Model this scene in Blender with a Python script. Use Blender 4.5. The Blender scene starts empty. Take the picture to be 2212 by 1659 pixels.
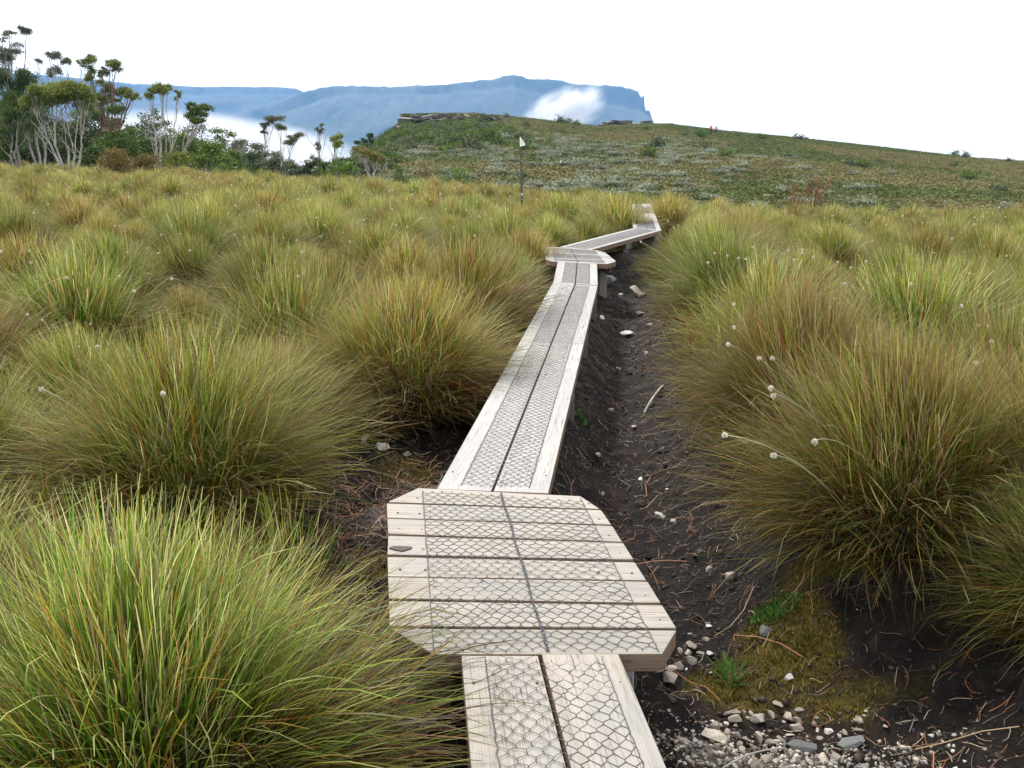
import bpy, bmesh, math, random
import numpy as np
from mathutils import Vector, Matrix
R = math.radians
random.seed(7); RNG = np.random.default_rng(7)
sc = bpy.context.scene
C = sc.collection

# ------------------------------------------------------------------ camera, sky, sun, exposure
EYE = 1.87
FOC, CX, CY, HZ = 2088.0, 1106.0, 829.5, 281.0        # camera measured on the photograph (2212 px wide copy)
PITCH = math.atan((CY - HZ) / FOC)
cam_d = bpy.data.cameras.new('camera'); cam = bpy.data.objects.new('camera', cam_d); C.objects.link(cam)
cam.location = (0, 0, EYE); cam.rotation_euler = (math.pi / 2 - PITCH, 0, 0)
cam_d.sensor_width = 36; cam_d.lens = FOC / 2212 * 36; cam_d.clip_start = .05; cam_d.clip_end = 20000
sc.camera = cam

world = bpy.data.worlds.new('World'); sc.world = world; world.use_nodes = True
SUN_EL, SUN_AZ = 46.0, -28.0                          # ahead of the camera, a little to the left, behind thin cloud
nt = world.node_tree; nt.nodes.clear()
def wn(t): return nt.nodes.new(t)
wo = wn('ShaderNodeOutputWorld'); bg = wn('ShaderNodeBackground'); bg.inputs[1].default_value = .1
sky = wn('ShaderNodeTexSky'); sky.sky_type = 'NISHITA'; sky.sun_disc = False
sky.sun_elevation = R(SUN_EL); sky.sun_rotation = R(SUN_AZ)
tc = wn('ShaderNodeTexCoord'); mp = wn('ShaderNodeMapping'); mp.inputs['Scale'].default_value = (3, 3, 14)
nz = wn('ShaderNodeTexNoise'); nz.inputs['Scale'].default_value = 1.6; nz.inputs['Detail'].default_value = 5
rp = wn('ShaderNodeValToRGB'); rp.color_ramp.elements[0].position = .27; rp.color_ramp.elements[1].position = .42
rp.color_ramp.elements[0].color = (.72, .72, .72, 1)
mx = wn('ShaderNodeMix'); mx.data_type = 'RGBA'; mx.inputs['B'].default_value = (10.6, 10.5, 10.5, 1)   # cloud cover
nt.links.new(tc.outputs['Generated'], mp.inputs[0]); nt.links.new(mp.outputs[0], nz.inputs['Vector'])
nt.links.new(nz.outputs[0], rp.inputs[0]); nt.links.new(rp.outputs[0], mx.inputs['Factor'])
nt.links.new(sky.outputs[0], mx.inputs['A']); nt.links.new(mx.outputs['Result'], bg.inputs[0]); nt.links.new(bg.outputs[0], wo.inputs[0])

sun_d = bpy.data.lights.new('sun', 'SUN'); sun_d.energy = 2.6; sun_d.angle = R(7); sun_d.color = (1, .96, .89)
sun = bpy.data.objects.new('sun', sun_d); C.objects.link(sun)
_az, _el = R(SUN_AZ), R(SUN_EL)
sdir = Vector((math.sin(_az) * math.cos(_el), math.cos(_az) * math.cos(_el), math.sin(_el)))
sun.rotation_euler = (-sdir).to_track_quat('-Z', 'Y').to_euler()

sc.view_settings.view_transform = 'Standard'; sc.view_settings.look = 'None'
sc.view_settings.exposure = .9; sc.view_settings.gamma = 1
cy = sc.cycles
cy.max_bounces = 5; cy.diffuse_bounces = 3; cy.glossy_bounces = 2; cy.transmission_bounces = 3; cy.volume_bounces = 1
cy.transparent_max_bounces = 4; cy.use_denoising = True; cy.caustics_reflective = False; cy.caustics_refractive = False
cy.sample_clamp_indirect = 4; cy.volume_step_rate = 2; cy.volume_max_steps = 96

# ------------------------------------------------------------------ helpers
def ray(X, y):
    dx = (X - CX) / FOC; dy = -(y - CY) / FOC
    return dx, math.cos(PITCH) + dy * math.sin(PITCH), -math.sin(PITCH) + dy * math.cos(PITCH)
def at(X, y, depth):
    a, b, c = ray(X, y); t = depth / b
    return Vector((a * t, depth, EYE + c * t))
def on_plane(X, y, z=0.0):
    a, b, c = ray(X, y); t = (z - EYE) / c
    return a * t, b * t
def uv(X, y):
    a, b, c = ray(X, y); return a / b, c / b
def prof(pts):
    q = [uv(X, y) for X, y in pts]; us = [a for a, _ in q]; es = [e for _, e in q]
    return lambda u: np.interp(u, us, es)
def lin(pts, y=300):
    us = [uv(X, y)[0] for X, _ in pts]; vs = [v for _, v in pts]
    return lambda u: np.interp(u, us, vs)
_LAT = np.random.default_rng(3).random((256, 256))
def vn(x, y, o=0):
    x = np.asarray(x, float) + o * 17.3; y = np.asarray(y, float) + o * 9.1
    xi = np.floor(x).astype(int); yi = np.floor(y).astype(int); fx = x - xi; fy = y - yi
    fx = fx * fx * (3 - 2 * fx); fy = fy * fy * (3 - 2 * fy)
    g = lambda a, b: _LAT[a & 255, b & 255]
    return (g(xi, yi) * (1 - fx) + g(xi + 1, yi) * fx) * (1 - fy) + (g(xi, yi + 1) * (1 - fx) + g(xi + 1, yi + 1) * fx) * fy
def fbm(x, y, n=4, o=0):
    s = 0; a = .5
    for k in range(n): s = s + a * (vn(x * 2 ** k, y * 2 ** k, o + k) - .5); a *= .55
    return s
def ss(a, b, x):
    t = np.clip((x - a) / (b - a), 0, 1); return t * t * (3 - 2 * t)

def mesh_np(name, V, T, col=None, smooth=False, extra=None, mats=None, midx=None):
    V = np.asarray(V, np.float32); T = np.asarray(T, np.int32)
    me = bpy.data.meshes.new(name)
    me.vertices.add(len(V)); me.vertices.foreach_set('co', V.ravel())
    k = T.shape[1]
    me.loops.add(T.size); me.loops.foreach_set('vertex_index', T.ravel())
    me.polygons.add(len(T)); me.polygons.foreach_set('loop_start', np.arange(0, T.size, k, dtype=np.int32))
    if smooth: me.polygons.foreach_set('use_smooth', np.ones(len(T), bool))
    if midx is not None: me.polygons.foreach_set('material_index', np.asarray(midx, np.int32))
    me.update(calc_edges=True)
    if col is not None:
        a = me.color_attributes.new('Col', 'FLOAT_COLOR', 'POINT')
        c4 = np.ones((len(V), 4), np.float32); c4[:, :3] = col; a.data.foreach_set('color', c4.ravel())
    for n, arr in (extra or {}).items():
        a = me.attributes.new(n, 'FLOAT', 'POINT'); a.data.foreach_set('value', np.asarray(arr, np.float32))
    for m in (mats or []): me.materials.append(m)
    return me
def obj(name, me, parent=None, loc=None, label=None, cat=None, group=None, kind=None):
    o = bpy.data.objects.new(name, me); C.objects.link(o)
    if parent: o.parent = parent
    if loc is not None: o.location = loc
    if label: o['label'] = label
    if cat: o['category'] = cat
    if group: o['group'] = group
    if kind: o['kind'] = kind
    return o

# ------------------------------------------------------------------ materials
def mat(name, rough=.7, spec=.3, metal=0.0):
    m = bpy.data.materials.new(name); m.use_nodes = True
    b = m.node_tree.nodes['Principled BSDF']
    b.inputs['Roughness'].default_value = rough; b.inputs['Specular IOR Level'].default_value = spec; b.inputs['Metallic'].default_value = metal
    return m, m.node_tree, b
def node(t, k, **kw):
    n = t.nodes.new(k)
    for a, v in kw.items(): setattr(n, a, v)
    return n
def noise(t, vec, scale, detail=4, rough=.55):
    n = node(t, 'ShaderNodeTexNoise'); n.inputs['Scale'].default_value = scale; n.inputs['Detail'].default_value = detail
    n.inputs['Roughness'].default_value = rough
    if vec is not None: t.links.new(vec, n.inputs['Vector'])
    return n.outputs[0]
def ramp(t, fac, stops):
    n = node(t, 'ShaderNodeValToRGB'); e = n.color_ramp.elements
    while len(e) < len(stops): e.new(.5)
    for i, (p, c) in enumerate(stops):
        e[i].position = p; e[i].color = (*c, 1) if len(c) == 3 else c
    t.links.new(fac, n.inputs[0]); return n.outputs[0]
def mixc(t, fac, a, b, mode='MIX'):
    n = node(t, 'ShaderNodeMix', data_type='RGBA', blend_type=mode)
    for s, v in (('Factor', fac), ('A', a), ('B', b)):
        if hasattr(v, 'links'): t.links.new(v, n.inputs[s])
        else: n.inputs[s].default_value = v if s == 'Factor' else (*v, 1)
    return n.outputs['Result']
def bump(t, b, h, strength, dist=.01):
    n = node(t, 'ShaderNodeBump'); n.inputs['Strength'].default_value = strength; n.inputs['Distance'].default_value = dist
    t.links.new(h, n.inputs['Height']); t.links.new(n.outputs[0], b.inputs['Normal'])

def foliage_mat(name, translucent=.3, rough=.5, spec=.35, var=(.75, 1.2), hue=(.48, .52)):
    m, t, b = mat(name, rough, spec)
    at_ = node(t, 'ShaderNodeVertexColor', layer_name='Col'); oi = node(t, 'ShaderNodeObjectInfo')
    hs = node(t, 'ShaderNodeHueSaturation')
    mr = node(t, 'ShaderNodeMapRange'); mr.inputs['To Min'].default_value = var[0]; mr.inputs['To Max'].default_value = var[1]
    mh = node(t, 'ShaderNodeMapRange'); mh.inputs['To Min'].default_value = hue[0]; mh.inputs['To Max'].default_value = hue[1]
    w = node(t, 'ShaderNodeTexWhiteNoise', noise_dimensions='1D'); t.links.new(oi.outputs['Random'], w.inputs['W'])
    t.links.new(oi.outputs['Random'], mr.inputs[0]); t.links.new(w.outputs[0], mh.inputs[0])
    t.links.new(at_.outputs[0], hs.inputs['Color']); t.links.new(mr.outputs[0], hs.inputs['Value']); t.links.new(mh.outputs[0], hs.inputs['Hue'])
    t.links.new(hs.outputs[0], b.inputs['Base Color'])
    if translucent:
        tr = node(t, 'ShaderNodeBsdfTranslucent'); ms = node(t, 'ShaderNodeMixShader'); ms.inputs[0].default_value = translucent
        t.links.new(hs.outputs[0], tr.inputs[0]); t.links.new(b.outputs[0], ms.inputs[1]); t.links.new(tr.outputs[0], ms.inputs[2])
        t.links.new(ms.outputs[0], t.nodes['Material Output'].inputs[0])
    return m
M = {}
M['grass'] = foliage_mat('sedge_blades', .38, .5, .15, (.74, 1.22), (.474, .530))
M['leaf'] = foliage_mat('leaves', .25, .5, .2, (.85, 1.15), (.49, .51))
M['heath'] = foliage_mat('heath_leaves', .15, .7, .1, (.75, 1.2), (.485, .52))
M['silver'] = foliage_mat('silver_leaves', .15, .7, .1, (.65, 1.1), (.48, .52))
M['head'] = foliage_mat('flower_head', .3, .7, .2, (.85, 1.1), (.49, .51))
M['litter'] = foliage_mat('litter', 0, .6, .2, (1, 1), (.5, .5))

def m_wood(name, c1, c2, dark, grey):
    m, t, b = mat(name, .72, .25)
    tco = node(t, 'ShaderNodeTexCoord'); oi = node(t, 'ShaderNodeObjectInfo')
    add = node(t, 'ShaderNodeVectorMath', operation='ADD'); t.links.new(tco.outputs['Object'], add.inputs[0])
    cmb = node(t, 'ShaderNodeCombineXYZ'); mul = node(t, 'ShaderNodeMath', operation='MULTIPLY'); mul.inputs[1].default_value = 37
    t.links.new(oi.outputs['Random'], mul.inputs[0])
    for k in range(3): t.links.new(mul.outputs[0], cmb.inputs[k])
    t.links.new(cmb.outputs[0], add.inputs[1])
    def mapd(s):
        n = node(t, 'ShaderNodeMapping'); n.inputs['Scale'].default_value = s; t.links.new(add.outputs[0], n.inputs[0]); return n.outputs[0]
    grain = noise(t, mapd((1.2, 34, 34)), 1.0, 6, .65)
    fine = noise(t, mapd((6, 240, 240)), 1.0, 3, .6)
    blot = noise(t, mapd((2.2, 5, 5)), 1.0, 4, .6)
    col = ramp(t, grain, [(.22, c2), (.5, c1), (.8, tuple(min(1, v * 1.12) for v in c1))])
    col = mixc(t, ramp(t, fine, [(.33, (1, 1, 1)), (.46, (0, 0, 0))]), col, tuple(v * .5 for v in c2))
    col = mixc(t, ramp(t, blot, [(.45, (0, 0, 0)), (.75, (.8, .8, .8))]), col, grey)
    spot = noise(t, mapd((9, 16, 16)), 1.0, 3, .5)
    col = mixc(t, ramp(t, spot, [(.71, (0, 0, 0)), (.79, (.75, .75, .75))]), col, dark)
    hs = node(t, 'ShaderNodeHueSaturation'); mr = node(t, 'ShaderNodeMapRange'); mr.inputs['To Min'].default_value = .86; mr.inputs['To Max'].default_value = 1.08
    t.links.new(oi.outputs['Random'], mr.inputs[0]); t.links.new(mr.outputs[0], hs.inputs['Value']); t.links.new(col, hs.inputs['Color'])
    t.links.new(hs.outputs[0], b.inputs['Base Color'])
    hm = node(t, 'ShaderNodeMath', operation='ADD'); t.links.new(grain, hm.inputs[0]); t.links.new(fine, hm.inputs[1])
    bump(t, b, hm.outputs[0], .5, .004)
    return m
M['wood_warm'] = m_wood('weathered_pine', (.315, .285, .25), (.205, .18, .152), (.10, .09, .082), (.235, .235, .23))
M['wood_grey'] = m_wood('silvered_pine', (.345, .332, .318), (.235, .222, .208), (.13, .125, .12), (.29, .29, .295))
M['wood_dark'] = m_wood('old_timber', (.17, .15, .13), (.09, .08, .07), (.04, .035, .03), (.2, .2, .2))
M['wood_side'] = m_wood('shaded_pine_side', (.20, .135, .09), (.13, .085, .055), (.07, .05, .035), (.17, .14, .115))  # plank sides: shade of gaps and front faces painted in as darker brown
def m_plain(name, c, rough=.6, spec=.3, metal=0.0, nscale=40, amt=.35):
    m, t, b = mat(name, rough, spec, metal)
    tco = node(t, 'ShaderNodeTexCoord'); n = noise(t, tco.outputs['Object'], nscale, 3)
    col = ramp(t, n, [(.3, tuple(v * (1 - amt) for v in c)), (.7, tuple(min(1, v * (1 + amt)) for v in c))])
    t.links.new(col, b.inputs['Base Color']); bump(t, b, n, .3, .005)
    return m
M['wire'] = m_plain('galvanised_wire', (.06, .065, .078), .5, .35, .25, 80, .5)
M['knot'] = m_plain('knot_wood', (.035, .025, .02), .6, .3, 0, 120, .5)
M['nail'] = m_plain('nail_steel', (.10, .09, .085), .5, .5, .7, 60, .4)
M['plate'] = m_plain('white_plate', (.78, .78, .76), .4, .4, 0, 30, .05)
M['pole'] = m_plain('pole_timber', (.10, .085, .06), .75, .2, 0, 12, .5)
M['bark_pale'] = m_plain('pale_bark', (.34, .315, .285), .7, .25, 0, 3, .4)
M['bark_grey'] = m_plain('grey_bark', (.22, .20, .18), .75, .25, 0, 3, .45)
M['bark_red'] = m_plain('red_bark', (.17, .095, .06), .75, .25, 0, 3, .45)
def m_stone(name, c1, c2, vein):
    m, t, b = mat(name, .7, .35)
    tco = node(t, 'ShaderNodeTexCoord'); oi = node(t, 'ShaderNodeObjectInfo')
    add = node(t, 'ShaderNodeVectorMath', operation='ADD'); t.links.new(tco.outputs['Object'], add.inputs[0]); t.links.new(oi.outputs['Location'], add.inputs[1])
    n1 = noise(t, add.outputs[0], 14, 6, .65); n2 = noise(t, add.outputs[0], 60, 3)
    col = ramp(t, n1, [(.3, c2), (.6, c1)]); col = mixc(t, ramp(t, n2, [(.62, (0, 0, 0)), (.75, (.7, .7, .7))]), col, vein)
    hs = node(t, 'ShaderNodeHueSaturation'); mr = node(t, 'ShaderNodeMapRange'); mr.inputs['To Min'].default_value = .6; mr.inputs['To Max'].default_value = 1.15
    t.links.new(oi.outputs['Random'], mr.inputs[0]); t.links.new(mr.outputs[0], hs.inputs['Value']); t.links.new(col, hs.inputs['Color'])
    t.links.new(hs.outputs[0], b.inputs['Base Color']); bump(t, b, n1, .5, .01)
    return m
M['stone_pale'] = m_stone('pale_quartzite', (.40, .35, .29), (.24, .20, .17), (.5, .47, .42))
M['stone_white'] = m_stone('white_quartz', (.66, .63, .60), (.48, .45, .43), (.75, .74, .72))
M['stone_grey'] = m_stone('grey_dolerite', (.17, .18, .175), (.09, .095, .095), (.25, .26, .25))
M['rock'] = m_stone('outcrop_rock', (.12, .11, .10), (.045, .042, .04), (.2, .19, .175))

def m_ground():
    m, t, b = mat('ground_surface', .8, .12)
    geo = node(t, 'ShaderNodeNewGeometry'); P = geo.outputs['Position']
    A = lambda n: node(t, 'ShaderNodeAttribute', attribute_name=n).outputs['Fac']
    n1 = noise(t, P, 9, 8, .7); n2 = noise(t, P, 45, 5, .7); n3 = noise(t, P, 2.2, 4)
    peat = ramp(t, n1, [(.3, (.006, .005, .005)), (.52, (.015, .012, .011)), (.75, (.05, .037, .031))])
    peat = mixc(t, ramp(t, n2, [(.6, (0, 0, 0)), (.74, (.5, .5, .5))]), peat, (.075, .058, .05))
    peat = mixc(t, ramp(t, n3, [(.56, (0, 0, 0)), (.68, (.6, .6, .6))]), peat, (.05, .031, .026))
    moss = ramp(t, n2, [(.3, (.045, .035, .006)), (.6, (.12, .095, .016)), (.75, (.16, .15, .03))])
    sand = ramp(t, n2, [(.3, (.10, .085, .07)), (.6, (.26, .225, .19))])
    mead = ramp(t, n3, [(.3, (.05, .045, .015)), (.6, (.10, .08, .03)), (.75, (.13, .09, .04))])
    hn = noise(t, P, .35, 6, .7); hn2 = noise(t, P, .05, 4)
    hill = ramp(t, hn, [(.3, (.06, .055, .022)), (.5, (.11, .095, .038)), (.7, (.16, .135, .055))])
    hill = mixc(t, ramp(t, hn2, [(.45, (0, 0, 0)), (.62, (1, 1, 1))]), hill, (.125, .105, .04))
    far = (.035, .05, .035)
    c = mixc(t, A('meadow'), peat, mead); c = mixc(t, A('moss'), c, moss); c = mixc(t, A('sand'), c, sand)
    c = mixc(t, A('hill'), c, hill); c = mixc(t, A('far'), c, far)
    t.links.new(c, b.inputs['Base Color'])
    rr = ramp(t, n1, [(.35, (.45, .45, .45)), (.6, (.85, .85, .85))]); t.links.new(rr, b.inputs['Roughness'])
    hm = node(t, 'ShaderNodeMath', operation='ADD'); t.links.new(n1, hm.inputs[0]); t.links.new(n2, hm.inputs[1])
    bump(t, b, hm.outputs[0], 1.0, .035)
    return m
M['ground'] = m_ground()

# ------------------------------------------------------------------ terrain
e_m = prof([(-600, 344), (0, 351), (300, 357), (500, 369), (750, 380), (1000, 388), (1106, 392), (1300, 404), (1500, 424), (1800, 437), (2212, 447), (2700, 455)])
Rm = lin([(0, 60), (300, 60), (750, 46), (1106, 37), (1600, 31), (2212, 29)])
e_b = prof([(600, 372), (740, 384), (900, 390), (1106, 398), (1500, 420), (1800, 436), (2212, 456), (2700, 470)])
CREST = [(600, 432), (680, 388), (740, 352), (800, 316), (845, 290), (860, 274), (870, 248), (1020, 246), (1120, 255), (1200, 264), (1290, 275), (1400, 270), (1440, 269), (1560, 284), (1700, 297), (1900, 319), (2100, 342), (2212, 350), (2700, 390)]
e_c = prof(CREST)
drop = lin([(855, 0), (868, 25), (950, 24), (1040, 17), (1130, 0)])
wl = lin([(610, 0), (770, 1)])
D0, D1 = 60.0, 222.0
XL = ([1.0, 1.5, 2.5, 3.8, 4.6, 5.6, 6.3, 8.5, 10, 12, 13.2, 15.5, 18, 21, 23, 26], [-.35, -.35, -.45, -.8, -.9, -.65, -.35, .05, .3, .45, .45, 1.5, 2.15, 2.6, 2.8, 3.2])
XR = ([1.0, 1.5, 2.5, 3.8, 4.6, 5.6, 6.3, 8.5, 10, 12, 13.2, 15.5, 18, 21, 23, 26], [1.75, 1.7, 1.4, 1.0, 1.0, 1.02, 1.08, 1.25, 1.5, 1.75, 1.95, 2.65, 2.85, 3.3, 3.2, 3.2])
XB = ([1.0, 2.65, 2.66, 3.9, 4.0, 9.8, 11.6, 13, 15.6, 21], [.5, .42, .55, .42, .2, .9, 1.25, 1.3, 2.45, 3.0])      # right edge of the boardwalk
def bare(x, y):
    xl = np.interp(y, *XL); xr = np.interp(y, *XR)
    return np.minimum(ss(-.15, .1, x - xl), ss(-.15, .1, xr - x)) * (1 - ss(21, 24, y)) * ss(-1, 0, y)
def terrain(x, y):
    x = np.asarray(x, float); y = np.asarray(y, float)
    r = np.hypot(x, y); az = np.clip(np.arctan2(x, y), -R(36), R(36)); u = np.tan(az); Y = r * np.cos(az)
    rm = Rm(u); zm = EYE + rm * e_m(u) - .75
    z1 = zm * (Y / rm) ** 2
    zb = EYE + D0 * e_b(u) - .3; zc = EYE + D1 * e_c(u); zf = EYE + 214 * (e_c(u) - drop(u) / 2159)
    t = np.clip((Y - rm) / np.maximum(D0 - rm, 1), 0, 1)
    za = zm + (zb - zm) * ss(0, 1, t) - .7 * np.sin(np.pi * t)
    s = np.clip((Y - D0) / (214 - D0), 0, 1)
    zh = zb + (zf - zb) * s + (zc - zf) * ss(214, 219, Y) + 1.1 * fbm(x / 24, y / 24, 3) * ss(0, .2, s) * (1 - ss(.8, 1, s))
    zh = np.where(Y < D0, za, zh) - np.maximum(Y - D1, 0) * .10 - np.maximum(Y - 300, 0) * .25
    zv = zm - np.maximum(Y - rm - 4, 0) * .11 - np.maximum(Y - 110, 0) * .3
    w = wl(u)
    zo = np.maximum(zv * (1 - w) + zh * w, -200 + 6 * fbm(x / 300, y / 300, 3))
    z = np.where(Y < rm, z1, zo)
    z = z + .10 * fbm(x * .7, y * .7, 3) * ss(3, 8, Y) * (1 - ss(30, 60, Y))
    return z
def near(x, y):
    xl = np.interp(y, *XL); xr = np.interp(y, *XR); xb = np.interp(y, *XB)
    b = bare(x, y); c = (xb + xr) / 2; hw = np.maximum((xr - xb) / 2, .15)
    fade = 1 - ss(13, 20, y)
    z = -.13 * np.exp(-((x - c) / (hw * .9)) ** 2) * fade - .05 * b
    bank = (ss(0, .55, x - xr) * .22 + ss(0, .5, xl - x) * .08) * fade
    hole = -.2 * np.exp(-(((x - 1.6) / .3) ** 2 + ((y - 3.05) / .4) ** 2)) + .07 * np.exp(-(((x - 1.1) / .2) ** 2 + ((y - 3.4) / .25) ** 2)) + .10 * np.exp(-(((x - 1.5) / .25) ** 2 + ((y - 3.72) / .14) ** 2))
    z = z + bank + hole + .2 * np.exp(-((x - xb + .22) / (.3 + .2 * (y > 13))) ** 2) * (ss(4.1, 4.8, y) * (1 - ss(9.5, 11, y)) + 1.6 * ss(13.2, 14.2, y))
    z = z + .05 * fbm(x * 3.2, y * 3.2, 4, 5) + .09 * fbm(x * 9, y * 9, 4, 2) * ss(-.6, .1, np.minimum(x - xl, xr + .4 - x)) + .012 * (vn(x * 34, y * 34, 4) - .5) * b
    return z
def ground_z(x, y):
    m = ss(0, 1.2, 6 - np.abs(x)) * ss(0, 1.5, y - .3) * ss(0, 2.5, 22 - y)
    return terrain(x, y) + near(x, y) * m
def gz(x, y): return float(ground_z(np.array([x]), np.array([y]))[0])
def moss_mask(x, y):
    blob = lambda cx, cy, a, b: np.exp(-(((x - cx) / a) ** 2 + ((y - cy) / b) ** 2))
    m = np.maximum.reduce([blob(1.08, 3.38, .26, .28), blob(1.42, 3.72, .3, .16), blob(1.2, 3.05, .3, .18) * .8, blob(-.62, 4.05, .14, .22), blob(-.62, 5.3, .22, .28), blob(.8, 3.3, .2, .3) * .7])
    return ss(.35, .75, m + .9 * fbm(x * 5, y * 5, 3, 8))
def sand_mask(x, y):
    blob = lambda cx, cy, a, b: np.exp(-(((x - cx) / a) ** 2 + ((y - cy) / b) ** 2))
    m = np.maximum(blob(.86, 2.7, .36, .17), blob(-.62, 4.55, .25, .2) * .8)
    return ss(.4, .9, m + .7 * fbm(x * 7, y * 7, 3, 3))

def grid_tris(nu, nv, wrap=False):
    i = np.arange(nu if wrap else nu - 1); j = np.arange(nv - 1); I, J = np.meshgrid(i, j, indexing='ij')
    a = I * nv + J; b = ((I + 1) % nu) * nv + J
    return np.stack([a.ravel(), b.ravel(), (b + 1).ravel(), (a + 1).ravel()], 1)
azs = np.concatenate([np.radians(np.arange(-42, 42, .22)), np.radians(np.arange(42, 318, 6))])
rads = np.concatenate([np.geomspace(.4, 50, 130), np.arange(51.5, 242, 1.5), np.geomspace(246, 6400, 60)])
Az, Rd = np.meshgrid(azs, rads, indexing='ij'); gx = (Rd * np.sin(Az)).ravel(); gy = (Rd * np.cos(Az)).ravel()
gzv = ground_z(gx, gy) - .55 * ss(0, .6, 5.2 - np.abs(gx)) * ss(0, .6, gy - .9) * ss(0, .8, 16.2 - gy)
depth = Rd.ravel()
ext = {'meadow': 1 - bare(gx, gy), 'moss': 0 * gx, 'sand': 0 * gx, 'hill': ss(45, 60, depth), 'far': ss(235, 300, depth)}
g1 = obj('ground', mesh_np('ground', np.stack([gx, gy, gzv], 1), grid_tris(len(azs), len(rads), True), None, True, ext, [M['ground']]), kind='structure')
nx, ny = 300, 470
xs = np.linspace(-5.4, 5.4, nx); ys = .7 + (16.8 - .7) * np.linspace(0, 1, ny) ** 1.5
X_, Y_ = np.meshgrid(xs, ys, indexing='ij'); px, py = X_.ravel(), Y_.ravel()
ext = {'meadow': (1 - bare(px, py)) * ss(.2, 1.6, np.maximum(np.interp(py, *XL) - px, px - np.interp(py, *XR))) * .8, 'moss': moss_mask(px, py) * np.maximum(bare(px, py), ss(.9, 1.2, px) * (py < 4)), 'sand': sand_mask(px, py), 'hill': 0 * px, 'far': 0 * px}
g2 = obj('path_ground', mesh_np('path_ground', np.stack([px, py, ground_z(px, py) + .004], 1), grid_tris(nx, ny), None, True, ext, [M['ground']]), kind='structure')

# ------------------------------------------------------------------ mountains
def m_mount():
    m, t, b = mat('forested_mountain', .9, .1)
    geo = node(t, 'ShaderNodeNewGeometry'); n = noise(t, geo.outputs['Position'], .004, 8, .65)
    mp_ = node(t, 'ShaderNodeMapping'); mp_.inputs['Scale'].default_value = (.02, .02, .002); t.links.new(geo.outputs['Position'], mp_.inputs[0])
    n2 = noise(t, mp_.outputs[0], 1.0, 5, .6)
    c = ramp(t, n, [(.3, (.022, .035, .03)), (.7, (.07, .085, .07))]); c = mixc(t, ramp(t, n2, [(.5, (0, 0, 0)), (.7, (.6, .6, .6))]), c, (.11, .11, .11))
    t.links.new(c, b.inputs['Base Color']); return m
M['mount'] = m_mount()
def mountain(name, pts, depth, foot, run, seed, label=None):
    q = [uv(X, y) for X, y in pts]; us = np.array([a for a, _ in q]); es = np.array([e for _, e in q])
    uu = np.unique(np.concatenate([np.linspace(us[0], us[-1], 420), us]))
    ee = np.interp(uu, us, es)
    k = np.concatenate([np.linspace(0, .12, 14), np.linspace(.14, 1, 46)])   # 0 at the ridge, 1 at the foot
    U, K = np.meshgrid(uu, k, indexing='ij'); Etop = np.interp(U, us, es)
    Y = depth - run * K; z0 = EYE + depth * Etop
    z0 = z0 + 9 * fbm(U * 160, K * 0, 3, seed) * (K < .001)
    cf = .10 + .16 * ss(-.1, .25, fbm(U * 9, 0 * U, 2, seed + 7)) + .12 * ss(.06, .12, U); cl = cf * ss(0, .05, K) + (1 - cf) * ss(.02, 1.0, K) ** .8           # a steep cliff band below the ridge, then forest slopes
    z = z0 + (foot - z0) * cl
    rib = fbm(U * 60, K * 8, 4, seed + 2) * 62 * ss(0, .04, K) * (1 - ss(.8, 1, K))
    Y = Y - rib * 1.5 - 16 * fbm(U * 300, K * 1.0, 2, seed + 4) * ss(0, .03, K) * (1 - ss(.2, .4, K))
    z = z + rib * .35
    V1 = np.stack([U * depth, Y, z], 2)
    back = V1[:, :1].copy(); back[..., 1] += 150; back[..., 2] = foot    # the far side falls away behind the ridge
    V = np.concatenate([back, V1], 1); n = V.shape
    return obj(name, mesh_np(name, V.reshape(-1, 3), grid_tris(n[0], n[1]), None, True, None, [M['mount']]), kind='structure')
mountain('mountain', [(380, 300), (480, 262), (560, 232), (655, 199), (690, 190), (720, 186), (790, 185), (850, 188), (900, 184), (950, 183), (1000, 178), (1020, 176), (1040, 172), (1060, 173), (1085, 165), (1110, 162), (1128, 165), (1140, 170), (1180, 171), (1210, 173), (1240, 181), (1290, 184), (1320, 184), (1345, 186), (1352, 191), (1362, 192), (1368, 194), (1378, 196), (1382, 204), (1386, 211), (1388, 206), (1391, 207), (1392, 226), (1396, 240), (1399, 237), (1404, 240), (1409, 258), (1413, 275), (1440, 330), (1460, 370)], 5000, -205, 1900, 1)
mountain('mountain', [(-400, 150), (-100, 158), (60, 160), (120, 164), (200, 172), (290, 181), (360, 184), (430, 188), (500, 187), (560, 188), (600, 188), (640, 191), (652, 197), (700, 215), (800, 245), (900, 290)], 5900, -205, 1500, 6)

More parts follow.
